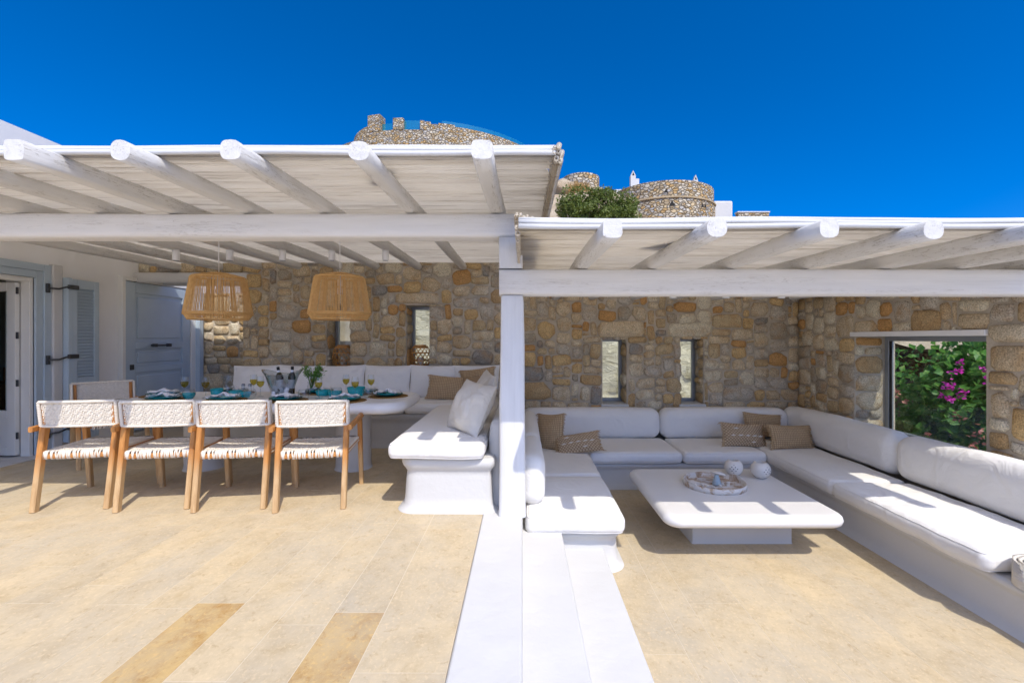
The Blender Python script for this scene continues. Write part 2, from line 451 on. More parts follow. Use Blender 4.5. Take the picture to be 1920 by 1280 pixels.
# ------------------------------------------------------------------ mesh helpers
class MB:
    def __init__(s):
        s.v = []; s.f = []; s.sm = []
    def add(s, vs, fs, smooth=True):
        o = len(s.v)
        s.v.extend([tuple(p) for p in vs])
        for i, f in enumerate(fs):
            s.f.append(tuple(o + k for k in f))
            s.sm.append(smooth if isinstance(smooth, bool) else smooth[i])
        return s
    def box(s, a, b, smooth=False):
        x0, y0, z0 = a; x1, y1, z1 = b
        vs = [(x0, y0, z0), (x1, y0, z0), (x1, y1, z0), (x0, y1, z0), (x0, y0, z1), (x1, y0, z1), (x1, y1, z1), (x0, y1, z1)]
        fs = [(0, 3, 2, 1), (4, 5, 6, 7), (0, 1, 5, 4), (1, 2, 6, 5), (2, 3, 7, 6), (3, 0, 4, 7)]
        return s.add(vs, fs, smooth)
    def bbox(s, a, b, c=0.004):
        """box with chamfered edges"""
        hx, hy, hz = [(b[i] - a[i]) / 2 for i in range(3)]
        cx, cy, cz = [(b[i] + a[i]) / 2 for i in range(3)]
        vs, fs = rbox_data(hx, hy, hz, min(c, hx * .9, hy * .9, hz * .9), 1)
        return s.add([(x + cx, y + cy, z + cz) for x, y, z in vs], fs, False)
    def tube(s, pts, r, n=8, cap=True, smooth=True, closed=False, rfun=None):
        pts = [Vector(p) for p in pts]
        m = len(pts); rings = []
        up0 = None
        for i, p in enumerate(pts):
            if closed:
                t = pts[(i + 1) % m] - pts[i - 1]
            else:
                t = pts[min(i + 1, m - 1)] - pts[max(i - 1, 0)]
            t = t.normalized() if t.length > 1e-9 else Vector((0, 0, 1))
            ref = up0 if up0 is not None else (Vector((0, 0, 1)) if abs(t.z) < 0.9 else Vector((1, 0, 0)))
            a = (ref - t * ref.dot(t))
            if a.length < 1e-4:
                a = t.orthogonal()
            a.normalize(); up0 = a
            b2 = t.cross(a)
            rr = r[i] if isinstance(r, (list, tuple)) else r
            rings.append([p + (a * math.cos(2 * PI * k / n) + b2 * math.sin(2 * PI * k / n)) * rr for k in range(n)])
        vs = [q for ring in rings for q in ring]
        fs = []
        for i in range(m if closed else m - 1):
            j = (i + 1) % m
            for k in range(n):
                k2 = (k + 1) % n
                fs.append((i * n + k, i * n + k2, j * n + k2, j * n + k))
        sm = [smooth] * len(fs)
        if cap and not closed:
            fs.append(tuple(range(n - 1, -1, -1))); sm.append(False)
            fs.append(tuple((m - 1) * n + k for k in range(n))); sm.append(False)
        return s.add(vs, fs, sm)
    def lathe(s, prof, n=24, c=(0, 0, 0), smooth=True, cap0=False, cap1=False):
        vs = []; fs = []
        for r, z in prof:
            for k in range(n):
                a = 2 * PI * k / n
                vs.append((c[0] + r * math.cos(a), c[1] + r * math.sin(a), c[2] + z))
        for i in range(len(prof) - 1):
            for k in range(n):
                k2 = (k + 1) % n
                fs.append((i * n + k, i * n + k2, (i + 1) * n + k2, (i + 1) * n + k))
        sm = [smooth] * len(fs)
        if cap0:
            fs.append(tuple(range(n - 1, -1, -1))); sm.append(False)
        if cap1:
            b = (len(prof) - 1) * n
            fs.append(tuple(b + k for k in range(n))); sm.append(False)
        return s.add(vs, fs, sm)
    def build(s, name, mat, parent=None, loc=(0, 0, 0)):
        me = bpy.data.meshes.new(name)
        me.from_pydata(s.v, [], s.f)
        me.polygons.foreach_set('use_smooth', s.sm)
        me.materials.append(M[mat] if isinstance(mat, str) else mat)
        me.update()
        o = bpy.data.objects.new(name, me)
        COL.objects.link(o)
        o.parent = parent
        o.location = loc
        return o

def wparent(o, root):
    """geometry given in world coordinates: keep it there under an unrotated root"""
    o.parent = root
    off = Vector((0, 0, 0)); p = root
    while p is not None:
        off += p.location; p = p.parent
    o.location = Vector(o.location) - off
    return o

def wb(mb, name, mat, root):
    return wparent(mb.build(name, mat), root)

def tag(o, label=None, cat=None, group=None, kind=None):
    if label: o['label'] = label
    if cat: o['category'] = cat
    if group: o['group'] = group
    if kind: o['kind'] = kind
    return o

def thing(name, label, cat, loc=(0, 0, 0), rz=0.0, group=None):
    o = bpy.data.objects.new(name, None)
    COL.objects.link(o)
    o.empty_display_size = 0.1
    o.location = loc; o.rotation_euler = (0, 0, rz)
    return tag(o, label, cat, group)

def kids(o):
    return [c for c in bpy.data.objects if c.parent == o]

def copy_tree(o, parent=None, table=None):
    if table is None:
        table = {}
        for c in bpy.data.objects:
            if c.parent: table.setdefault(c.parent.name, []).append(c)
    c = o.copy(); COL.objects.link(c)
    if parent is not None: c.parent = parent
    for ch in table.get(o.name, []):
        copy_tree(ch, c, table)
    return c

def rbox_data(hx, hy, hz, r, m=3, cuts=(0, 0, 0)):
    def ax(h, n):
        a = [-h + r * k / m for k in range(m + 1)]
        b = [-x for x in reversed(a)]
        mid = [(-h + r) + (2 * h - 2 * r) * (k + 1) / (n + 1) for k in range(n)]
        return a + mid + b
    A = [ax(hx, cuts[0]), ax(hy, cuts[1]), ax(hz, cuts[2])]
    L = [len(a) - 1 for a in A]
    idx = {}; vs = []; fs = []
    H = (hx, hy, hz)
    def vid(i, j, k):
        key = (i, j, k)
        if key in idx: return idx[key]
        p = [A[0][i], A[1][j], A[2][k]]
        q = [max(-(H[t] - r), min(H[t] - r, p[t])) for t in range(3)]
        d = Vector([p[t] - q[t] for t in range(3)])
        if d.length > 1e-9:
            # tangent mapping keeps the spacing even along the arc
            d = Vector([math.copysign(math.tan(abs(x) / r * PI / 4), x) for x in d])
            d.normalize(); d *= r
        vs.append((q[0] + d.x, q[1] + d.y, q[2] + d.z))
        idx[key] = len(vs) - 1
        return idx[key]
    def face(fn, la, lb, flip):
        for a in range(la):
            for b in range(lb):
                q = [fn(a, b), fn(a + 1, b), fn(a + 1, b + 1), fn(a, b + 1)]
                fs.append(tuple(reversed(q)) if flip else tuple(q))
    face(lambda a, b: vid(a, b, 0), L[0], L[1], True)
    face(lambda a, b: vid(a, b, L[2]), L[0], L[1], False)
    face(lambda a, b: vid(a, 0, b), L[0], L[2], False)
    face(lambda a, b: vid(a, L[1], b), L[0], L[2], True)
    face(lambda a, b: vid(0, a, b), L[1], L[2], True)
    face(lambda a, b: vid(L[0], a, b), L[1], L[2], False)
    return vs, fs

def cushion(name, a, b, r, root, mat='fabric', bulge=0.012, seed=0, cuts=(14, 10, 2), wr=0.006, wscale=3.0, piping=False):
    hx, hy, hz = [(b[i] - a[i]) / 2 for i in range(3)]
    c = Vector([(b[i] + a[i]) / 2 for i in range(3)])
    vs, fs = rbox_data(hx, hy, hz, r, 4, cuts)
    def disp(x, y, z):
        u, v, w = x / hx, y / hy, z / hz
        bz = bulge * (1 - u ** 4) * (1 - v ** 4) * (1 if z > 0 else 0.2)
        sx = 0.5 * bulge * (1 - w * w) * (1 - v ** 4) * u
        sy = 0.5 * bulge * (1 - w * w) * (1 - u ** 4) * v
        n = noise.noise(Vector((x * wscale + seed * 7.1, y * wscale, z * wscale * 1.6 + seed)))
        n2 = noise.noise(Vector((x * wscale * 3.2 + seed * 3.3, y * wscale * 3.0, z * wscale * 3 + seed * 2)))
        k = wr * (n + 0.45 * n2)
        return (x + sx + k * 0.6, y + sy + k * 0.6, z + math.copysign(bz, z) + k)
    mb = MB().add([disp(*p) for p in vs], fs, True)
    o = wb_at(mb, name, mat, root, c)
    if piping:
        e = r * 0.293
        for zz in (hz - e, -hz + e):
            ax_, ay_, rr = hx - e, hy - e, r * 0.7
            P = []
            for (cx, cy, a0) in ((ax_ - rr, ay_ - rr, 0), (-ax_ + rr, ay_ - rr, 90), (-ax_ + rr, -ay_ + rr, 180), (ax_ - rr, -ay_ + rr, 270)):
                for k in range(5):
                    a = rad(a0 + 90 * k / 4)
                    P.append((cx + rr * math.cos(a), cy + rr * math.sin(a), zz))
            Q = []
            for k in range(len(P)):
                a, b_ = Vector(P[k]), Vector(P[(k + 1) % len(P)])
                m_ = max(1, int((b_ - a).length / 0.05))
                for q in range(m_):
                    Q.append(Vector(disp(*a.lerp(b_, q / m_))))
            MB().tube(Q, 0.0042, 6, False, True, True).build('piping', mat, o)
    return o

def wb_at(mb, name, mat, root, loc):
    o = mb.build(name, mat, None, loc)
    if root is not None:
        wparent(o, root)
    return o

def pillow_mesh(hx, hz, T, seed=0, n=18, ear=0.09):
    mb = MB()
    def pt(u, v, side):
        w = max(0.0, (1 - u * u)) ** 0.55 * max(0.0, (1 - v * v)) ** 0.55
        x = hx * u * (1 - ear * (1 - v * v))
        z = hz * v * (1 - ear * (1 - u * u))
        nn = noise.noise(Vector((u * 2.1 + seed, v * 2.1, side * 1.7 + seed)))
        n2 = noise.noise(Vector((u * 6 + seed * 2, v * 4, side * 3.7 + seed)))
        y = side * T * w * (1 + 0.22 * nn) + T * 0.16 * n2 * w ** 0.5
        return (x, y, z)
    P = [math.sin((k / n - 0.5) * PI) * 0.55 + (2 * k / n - 1) * 0.45 for k in range(n + 1)]
    for side in (-1, 1):
        vs = [pt(P[i], P[j], side) for j in range(n + 1) for i in range(n + 1)]
        fs = []
        for j in range(n):
            for i in range(n):
                q = (j * (n + 1) + i, j * (n + 1) + i + 1, (j + 1) * (n + 1) + i + 1, (j + 1) * (n + 1) + i)
                fs.append(q if side < 0 else tuple(reversed(q)))
        mb.add(vs, fs, True)
    return mb

def fillet(poly, off, radius, seg=5):
    """offset an axis-aligned CCW polygon outwards and round every corner"""
    n = len(poly); P = []
    E = []
    for i in range(n):
        a = Vector(poly[i]); b = Vector(poly[(i + 1) % n])
        d = (b - a).normalized(); nrm = Vector((d.y, -d.x))
        E.append((a + nrm * off, d, nrm))
    V = []
    for i in range(n):
        p0, d0, n0 = E[i - 1]; p1, d1, n1 = E[i]
        # perpendicular edges: intersect
        t = (p1 - p0).dot(d0)
        V.append(p0 + d0 * t)
    out = []
    for i in range(n):
        d0 = E[i - 1][1]; d1 = E[i][1]
        cr = d0.x * d1.y - d0.y * d1.x
        rr = radius if not isinstance(radius, (list, tuple)) else radius[i]
        rr = rr + off if cr > 0 else rr - off
        rr = max(0.004, rr)
        v = V[i]
        c = v - d0 * rr + d1 * rr
        for k in range(seg + 1):
            a = (PI / 2) * k / seg
            # from tangent on edge0 to tangent on edge1
            q = c + (-d1) * rr * math.cos(a) + d0 * rr * math.sin(a)
            out.append((q.x, q.y))
    return out

def loft(poly, layers, radius, seg=5, wob=0.0, seed=0):
    """layers: list of (z, offset); returns an MB with smooth sides and a flat top"""
    rings = [(z, fillet(poly, o, radius, seg)) for z, o in layers]
    # densify long edges so that hand-made wobble shows
    def dens(r):
        return r
    m = len(rings[0][1]); vs = []; fs = []
    for z, r in rings:
        for x, y in r:
            k = wob * noise.noise(Vector((x * 1.5 + seed, y * 1.5, z * 2)))
            vs.append((x + k, y + k, z))
    for i in range(len(rings) - 1):
        for k in range(m):
            k2 = (k + 1) % m
            fs.append((i * m + k, i * m + k2, (i + 1) * m + k2, (i + 1) * m + k))
    sm = [True] * len(fs)
    fs.append(tuple((len(rings) - 1) * m + k for k in range(m))); sm.append(False)
    return MB().add(vs, fs, sm)

def frame_matrix(loc, yaw=0, tilt=0, roll=0):
    return Matrix.Translation(loc) @ Matrix.Rotation(yaw, 4, 'Z') @ Matrix.Rotation(tilt, 4, 'X') @ Matrix.Rotation(roll, 4, 'Y')

# ------------------------------------------------------------------ ground, terrain, floors
RF = -0.45          # level of the lounge floor (the dining terrace is at 0)
WY = 6.10           # front face of the back wall
LX = -5.20          # face of the house wall
RX = 3.70           # face of the side wall

def sstep(a, b, x):
    t = max(0.0, min(1.0, (x - a) / (b - a))); return t * t * (3 - 2 * t)

g = MB().add([(-700, -700, -0.75), (700, -700, -0.75), (700, 1200, -0.75), (-700, 1200, -0.75)], [(0, 1, 2, 3)], False)
tag(g.build('ground', 'groundtan'), kind='structure')

def terrain_h(x, y):
    s = 0.335 - 0.10 * sstep(5.2, 9.0, x) - 0.05 * sstep(14, 24, x)
    s *= 1 - (1 - sstep(18, 31, y)) * sstep(3.6, 9.0, x) * (0.35 + 0.62 * sstep(8.0, 10.0, x))
    s *= 1 - 0.55 * sstep(24, 40, x) - 0.3 * sstep(-22, -40, x)
    k = 0.60 + 0.40 * sstep(12, 30, y)
    yy = min(y, 42 + 0.3 * (y - 42))
    return 1.0 + s * yy * k

def build_terrain():
    xs = [-60 + 2.0 * i for i in range(24)] + [-12 + 0.5 * i for i in range(56)] + [16 + 2 * i for i in range(28)]
    ys = [8.7 + 0.5 * i for i in range(30)] + [23.7 + 1.0 * i for i in range(45)]
    vs = []; fs = []
    for y in ys:
        for x in xs:
            n = noise.fractal(Vector((x * 0.35, y * 0.35, 3.1)), 0.9, 2.0, 5)
            amp = 0.55 * min(1.0, terrain_h(x, y) / 3.0)
            vs.append((x, y + 0.3 * n, terrain_h(x, y) + amp * n - (0.9 if y < 8.8 else 0)))
    nx = len(xs)
    for j in range(len(ys) - 1):
        for i in range(nx - 1):
            fs.append((j * nx + i, j * nx + i + 1, (j + 1) * nx + i + 1, (j + 1) * nx + i))
    tag(MB().add(vs, fs, True).build('hillside', 'hillrock'), kind='structure')
build_terrain()

# the cut rock bank close behind the back wall (seen through the slit windows)
def build_bank():
    nx, nz = 90, 26
    vs = []; fs = []
    for j in range(nz + 1):
        for i in range(nx + 1):
            x = -5.0 + 9.4 * i / nx; z = -0.3 + 3.1 * j / nz
            p = Vector((x * 1.3, z * 1.9, 1.7))
            n = noise.fractal(p, 0.8, 2.1, 5)
            r = noise.noise(Vector((x * 0.9, z * 3.0, 9.0)))
            vs.append((x, 8.05 + 0.16 * z + 0.22 * n + 0.10 * abs(r), z))
    for j in range(nz):
        for i in range(nx):
            fs.append((j * (nx + 1) + i, j * (nx + 1) + i + 1, (j + 1) * (nx + 1) + i + 1, (j + 1) * (nx + 1) + i))
    tag(MB().add(vs, fs, True).build('rock_bank', 'rock'), kind='structure')
    mb = MB().box((-3.7, WY + 0.42, -0.3), (3.6, 8.9, 0.12))
    tag(mb.build('rear_path', 'plaster'), kind='structure')
build_bank()

rt = random.Random(11)
unit_box = None
def make_unit_box():
    mb = MB().box((-0.5, -0.5, -1), (0.5, 0.5, 0))
    return mb
def floor(name, x0, x1, y0, y1, z, joints, ty0, ty1, gold=()):
    root = MB().box((x0, y0, z - 0.25), (x1, y1, z - 0.0008)).build(name, 'grout')
    tag(root, kind='structure')
    me = {}
    for key in ('tile', 'goldtile'):
        o = make_unit_box().build('tile', key, root); me[key] = o.data
        bpy.data.objects.remove(o)
    g = 0.0016
    for a, b in zip(joints[:-1], joints[1:]):
        y = ty0 - rt.uniform(0, 1.2)
        col = [gg for gg in gold if a < gg[0] < b]
        cuts = []
        while y < ty1:
            L = rt.choice((0.75, 0.9, 1.1, 1.3))
            cuts.append((y, y + L)); y += L
        if col:
            gy = col[0][1]
            cuts = [(gy - 1.15, gy)] + []
            yy = gy
            while yy < ty1:
                L = rt.choice((0.8, 1.0, 1.2)); cuts.append((yy, yy + L)); yy += L
            yy = gy - 1.15
            while yy > ty0:
                cuts.append((yy - 1.0, yy)); yy -= 1.0
        for (u, v) in cuts:
            v = min(v, ty1); u = max(u, y0)
            if v - u < 0.05: continue
            key = 'goldtile' if (col and abs(v - col[0][1]) < 1e-6) else 'tile'
            t = bpy.data.objects.new('tile', me[key]); COL.objects.link(t)
            t.parent = root
            t.location = ((a + b) / 2, (u + v) / 2, z)
            t.scale = (b - a - 2 * g, v - u - 2 * g, 0.02)
            if key == 'goldtile':
                t['label'] = 'golden brown travertine tile'
    return root
M['grout'] = simple('pale_grout', (0.62, 0.54, 0.41), 0.9, 0.06, 3, 0.1)

LJ = [-0.285, -0.63] + [-0.63 - 0.2275 * k for k in range(1, 21)]
LJ = [j for j in reversed(LJ)]
LJ[0] = -5.09
floor('terrace_floor', -5.18, -0.285, -7, 7.3, 0.0, LJ, 0.7, 7.2, gold=((-0.74, 2.08), (-1.43, 2.155)))
RJ = [0.60, 0.887, 1.07, 1.40, 1.64, 1.83, 2.12, 2.40, 2.62, 2.90]
floor('lounge_floor', 0.50, 2.95, -7, 5.3, RF, RJ, 0.7, 5.25)

# pale floor added behind the camera to bounce sunlight under the pergolas
tag(MB().box((LX + 0.02, -16, -0.30), (-0.29, 0.69, 0.002)).build('bounce_terrace', 'bounce_floor'), kind='structure')
tag(MB().box((0.61, -16, RF - 0.30), (12, 0.69, RF + 0.002)).build('bounce_terrace', 'bounce_floor'), kind='structure')

# plaster kerb and steps between the two floors (three risers of 15 cm)
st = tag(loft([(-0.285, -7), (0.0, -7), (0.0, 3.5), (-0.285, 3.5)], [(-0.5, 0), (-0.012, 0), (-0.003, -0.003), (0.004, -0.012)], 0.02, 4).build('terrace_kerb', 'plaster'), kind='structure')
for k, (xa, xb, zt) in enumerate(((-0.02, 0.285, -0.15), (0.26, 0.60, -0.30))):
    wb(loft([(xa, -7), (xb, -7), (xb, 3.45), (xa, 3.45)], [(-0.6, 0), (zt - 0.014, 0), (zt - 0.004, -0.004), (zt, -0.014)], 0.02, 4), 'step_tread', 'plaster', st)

# ------------------------------------------------------------------ rubble walls, stone by stone
def pack(W, H, holes, cell, rng, pre=()):
    nx = int(round(W / cell)); ny = int(round(H / cell))
    occ = [[False] * nx for _ in range(ny)]
    out = []
    def rng_cells(a, b, n):
        return range(max(0, int(round(a / cell))), min(n, int(round(b / cell))))
    for (a, b, c, d) in holes:
        for j in rng_cells(c, d, ny):
            for i in rng_cells(a, b, nx): occ[j][i] = True
    for (a, b, c, d) in pre:
        for j in rng_cells(c, d, ny):
            for i in rng_cells(a, b, nx): occ[j][i] = True
        out.append((a, b, c, d))
    W_ = [(3, 2, 5), (4, 3, 7), (5, 3, 6), (4, 2, 5), (3, 3, 4), (5, 4, 5), (2, 2, 3), (6, 3, 3), (2, 1, 1.6), (4, 4, 4), (7, 4, 2), (6, 4, 3), (8, 5, 0.9), (7, 5, 1.2), (3, 1, 1.2), (2, 3, 0.6), (1, 1, 0.6)]
    for j in range(ny):
        for i in range(nx):
            if occ[j][i]: continue
            fw = 0
            while i + fw < nx and not occ[j][i + fw] and fw < 8: fw += 1
            best = None
            for _ in range(7):
                w, h, _w = rng.choices(W_, [q[2] for q in W_])[0]
                w = min(w, fw); h = min(h, ny - j)
                if fw - w == 1: w = fw
                ok = all(not occ[j + dj][i + di] for dj in range(h) for di in range(w))
                while not ok and h > 1:
                    h -= 1
                    ok = all(not occ[j + dj][i + di] for dj in range(h) for di in range(w))
                if ok and w <= 3.2 * h and h <= 2.2 * w:
                    best = (w, h); break
                if ok and (best is None or w * h > best[0] * best[1]): best = (w, h)
            w, h = best
            for dj in range(h):
                for di in range(w): occ[j + dj][i + di] = True
            out.append((i * cell, (i + w) * cell, j * cell, (j + h) * cell))
    return out

def stone_data(w, h, rng, proud):
    mn = min(w, h)
    jt = 0.055 * mn
    three = rng.sample(range(4), 2)
    ring = []
    for ci, (sx, sy) in enumerate(((1, -1), (1, 1), (-1, 1), (-1, -1))):
        rx = rng.uniform(0.10, 0.46) * mn; ry = rng.uniform(0.10, 0.42) * mn
        cx, cy = sx * w / 2, sy * h / 2
        a = (cx, cy - sy * ry); b = (cx - sx * rx, cy)
        m = (cx - sx * rx * 0.32, cy - sy * ry * 0.32)
        seq = [b, m, a] if ci in three else [b, a]
        if ci in (1, 3): seq = seq[::-1]
        for (x, y) in seq:
            ring.append((x + rng.uniform(-jt, jt * 0.4) * (1 if x > 0 else -1), y + rng.uniform(-jt, jt * 0.4) * (1 if y > 0 else -1)))
    n = len(ring)
    inset = max(0.6, 1 - 0.030 / mn)
    tx, ty = rng.uniform(-0.05, 0.05), rng.uniform(-0.06, 0.04)
    vs = [(x, y, -0.04) for x, y in ring] + [(x, y, 0.001 + 0.35 * proud) for x, y in ring]
    vs += [(x * inset, y * inset, proud * rng.uniform(0.85, 1.12) + tx * x + ty * y) for x, y in ring]
    vs.append((rng.uniform(-0.15, 0.15) * w, rng.uniform(-0.15, 0.15) * h, proud * rng.uniform(0.95, 1.35)))
    fs = []
    for r0 in (0, 1):
        for k in range(n):
            k2 = (k + 1) % n
            fs.append((r0 * n + k, r0 * n + k2, (r0 + 1) * n + k2, (r0 + 1) * n + k))
    for k in range(n):
        fs.append((2 * n + k, 2 * n + (k + 1) % n, 3 * n))
    return vs, fs

def lay_stones(root, O, U, V, Nn, W, H, holes, seed, cell=0.051, pre=(), gap=0.015):
    rng = random.Random(seed)
    O, U, V, Nn = Vector(O), Vector(U), Vector(V), Vector(Nn)
    rects = pack(W, H, holes, cell, rng, pre)
    for (a, b, c, d) in rects:
        cs, ct = (a + b) / 2, (c + d) / 2
        cs += 0.012 * noise.noise(Vector((cs * 3, ct * 3, seed)))
        ct += 0.016 * noise.noise(Vector((cs * 2.2, ct * 2.2, seed + 5)))
        w, h = (b - a) - gap * rng.uniform(0.1, 1.5), (d - c) - gap * rng.uniform(0.1, 1.5)
        vs, fs = stone_data(w, h, rng, rng.uniform(0.012, 0.034))
        rot = rng.uniform(-0.13, 0.13) if w < 0.26 else rng.uniform(-0.04, 0.04)
        cr, sr = math.cos(rot), math.sin(rot)
        q = [(U * (x * cr - y * sr) + V * (x * sr + y * cr) + Nn * z) for x, y, z in vs]
        flip = U.cross(V).dot(Nn) < 0
        fs2 = [tuple(reversed(f)) for f in fs] if flip else fs
        o = MB().add(q, fs2, True).build('stone', 'stone')
        o.location = O + U * cs + V * ct
        wparent(o, root)
    return len(rects)

def wall_core_x(mb, x0, x1, y0, y1, z0, z1, ops):
    xs = x0
    for (a, b, c, d) in sorted(ops):
        if a > xs: mb.box((xs, y0, z0), (a, y1, z1))
        mb.box((a, y0, z0), (b, y1, c)); mb.box((a, y0, d), (b, y1, z1))
        xs = b
    if x1 > xs: mb.box((xs, y0, z0), (x1, y1, z1))

def slit_window(root, x0, x1, z0, z1, y, left_jamb):
    """frame and pane set deep in the wall, white sill in front"""
    w = thing_part('window', root, ((x0 + x1) / 2, y + 0.30, z0))
    f = MB(); t = 0.045
    f.bbox((x0, y + 0.29, z0), (x0 + t, y + 0.35, z1)); f.bbox((x1 - t, y + 0.29, z0), (x1, y + 0.35, z1))
    f.bbox((x0 + t, y + 0.29, z0), (x1 - t, y + 0.35, z0 + t)); f.bbox((x0 + t, y + 0.29, z1 - t), (x1 - t, y + 0.35, z1))
    wb(f, 'frame', 'alu', w)
    wb(MB().box((x0 + t, y + 0.318, z0 + t), (x1 - t, y + 0.326, z1 - t)), 'pane', 'pane', w)
    s = MB().bbox((x0 - 0.02, y - 0.045, z0 - 0.045), (x1 + 0.02, y + 0.29, z0 + 0.004), 0.008)
    wb(s, 'sill', 'plaster', w)
    return w

def thing_part(name, root, loc):
    o = bpy.data.objects.new(name, None); COL.objects.link(o); o.empty_display_size = 0.05
    o.location = loc
    return wparent(o, root)

# back wall of the dining side
WL = [(-2.63, -2.31, 0.86, 1.70), (-1.56, -1.25, 0.86, 1.70)]
mb = MB(); wall_core_x(mb, -3.75, -0.02, WY, WY + 0.42, 0.0, 2.30, WL)
wall_l = mb.build('stone_wall', 'mortar')
tag(wall_l, 'tan rubble stone wall with two slit windows behind the dining table', 'wall')
x0w, z0w = -3.75, 0.44
lay_stones(wall_l, (x0w, WY, z0w), (1, 0, 0), (0, 0, 1), (0, -1, 0), 3.74, 1.86,
           [(a - x0w, b - x0w, c - z0w, d - z0w) for a, b, c, d in WL], 3,
           pre=[(-1.70 - x0w, -1.12 - x0w, 1.71 - z0w, 1.87 - z0w), (-2.75 - x0w, -2.2 - x0w, 1.71 - z0w, 1.93 - z0w)])
for (a, b, c, d) in WL:
    slit_window(wall_l, a, b, c, d, WY, True)
    lay_stones(wall_l, (a, WY + 0.01, c), (0, 1, 0), (0, 0, 1), (1, 0, 0), 0.275, d - c, [], int(a * 100) + 400)
# end of the wall at the passage
lay_stones(wall_l, (-3.75, WY + 0.42, 0.44), (0, -1, 0), (0, 0, 1), (-1, 0, 0), 0.42, 1.5, [], 71)

# wall over the passage: white lintel and stone above
pw = MB().box((LX, WY + 0.06, 2.135), (-3.752, WY + 0.42, 2.30)).build('stone_wall', 'mortar')
tag(pw, 'short strip of stone wall above the white lintel near the pale blue door', 'wall')
lay_stones(pw, (LX, WY + 0.06, 2.135), (1, 0, 0), (0, 0, 1), (0, -1, 0), 1.43, 0.165, [], 12)
wb(loft([(LX - 0.02, WY - 0.03), (-3.67, WY - 0.03), (-3.67, WY + 0.40), (LX - 0.02, WY + 0.40)], [(2.0, -0.02), (2.012, 0), (2.12, 0), (2.134, -0.02)], 0.04, 4, 0.01), 'lintel', 'plaster', pw)

# passage wall beyond
pf = MB().box((LX, 7.28, 0), (-2.6, 7.7, 1.98)).build('stone_wall', 'mortar')
tag(pf, 'stone wall of the passage beyond the blue door frame, partly in sun', 'wall')
lay_stones(pf, (LX, 7.28, 0.44), (1, 0, 0), (0, 0, 1), (0, -1, 0), 1.54, 1.54, [], 23)

# back wall of the lounge side
WR = [(1.07, 1.395, 0.375, 1.257), (2.11, 2.425, 0.375, 1.257)]
mb = MB(); wall_core_x(mb, -0.018, RX + 0.45, WY, WY + 0.42, -0.75, 1.84, WR)
wall_r = mb.build('stone_wall', 'mortar')
tag(wall_r, 'tan rubble stone wall with two slit windows behind the lounge sofa', 'wall')
x0w, z0w = -0.015, 0.265
lay_stones(wall_r, (x0w, WY, z0w), (1, 0, 0), (0, 0, 1), (0, -1, 0), 3.71, 1.575,
           [(a - x0w, b - x0w, c - 0.05 - z0w, d - z0w) for a, b, c, d in WR], 8,
           pre=[(0.99 - x0w, 1.63 - x0w, 1.265 - z0w, 1.50 - z0w), (1.94 - x0w, 2.54 - x0w, 1.265 - z0w, 1.46 - z0w)])
for (a, b, c, d) in WR:
    slit_window(wall_r, a, b, c, d, WY, False)
    lay_stones(wall_r, (b, WY + 0.01, c), (0, 1, 0), (0, 0, 1), (-1, 0, 0), 0.275, d - c, [], int(a * 100) + 900)

# side wall with the large picture window
YN, YF, ZS, ZT = 3.63, 5.07, 0.20, 1.275
YE = 3.27
sw = MB()
sw.box((RX, YE, -0.75), (RX + 0.45, YN, 1.86)); sw.box((RX, YF, -0.75), (RX + 0.45, WY, 1.86))
sw.box((RX, YN, -0.75), (RX + 0.45, YF, ZS)); sw.box((RX, YN, ZT + 0.055), (RX + 0.45, YF, 1.86))
side = sw.build('stone_wall', 'mortar')
tag(side, 'rubble stone side wall on the right with a large picture window', 'wall')
H0 = 0.22
lay_stones(side, (RX, WY, H0), (0, -1, 0), (0, 0, 1), (-1, 0, 0), WY - YE, 1.86 - H0,
           [(WY - YF, WY - YN, 0, ZT + 0.055 - H0)], 31, cell=0.052)
lay_stones(side, (RX + 0.005, YF, ZS), (1, 0, 0), (0, 0, 1), (0, -1, 0), 0.33, ZT - ZS, [], 37, cell=0.051)
pwn = thing_part('window', side, (RX + 0.36, (YN + YF) / 2, ZS))
f = MB(); t = 0.05; xa, xb = RX + 0.335, RX + 0.395
f.bbox((xa, YF - t, ZS), (xb, YF, ZT)); f.bbox((xa, YN, ZS), (xb, YN + t, ZT))
f.bbox((xa, YN + t, ZS), (xb, YF - t, ZS + t)); f.bbox((xa, YN + t, ZT - t), (xb, YF - t, ZT))
wb(f, 'frame', 'alu', pwn)
wb(MB().box((xa + 0.03, YN + t, ZS + t), (xa + 0.038, YF - t, ZT - t)), 'pane', 'pane', pwn)
wb(MB().box((xa + 0.012, YF - t - 0.022, ZS + t), (xa + 0.028, YF - t, ZT - t)), 'gasket', 'dark', pwn)
wb(MB().bbox((RX - 0.035, YN - 0.02, ZT), (RX + 0.40, YF + 0.03, ZT + 0.05), 0.006), 'head_slab', 'whitemetal', pwn)
wb(MB().bbox((RX + 0.0, YN, ZS - 0.03), (RX + 0.335, YF, ZS + 0.006), 0.006), 'sill', 'plaster', pwn)

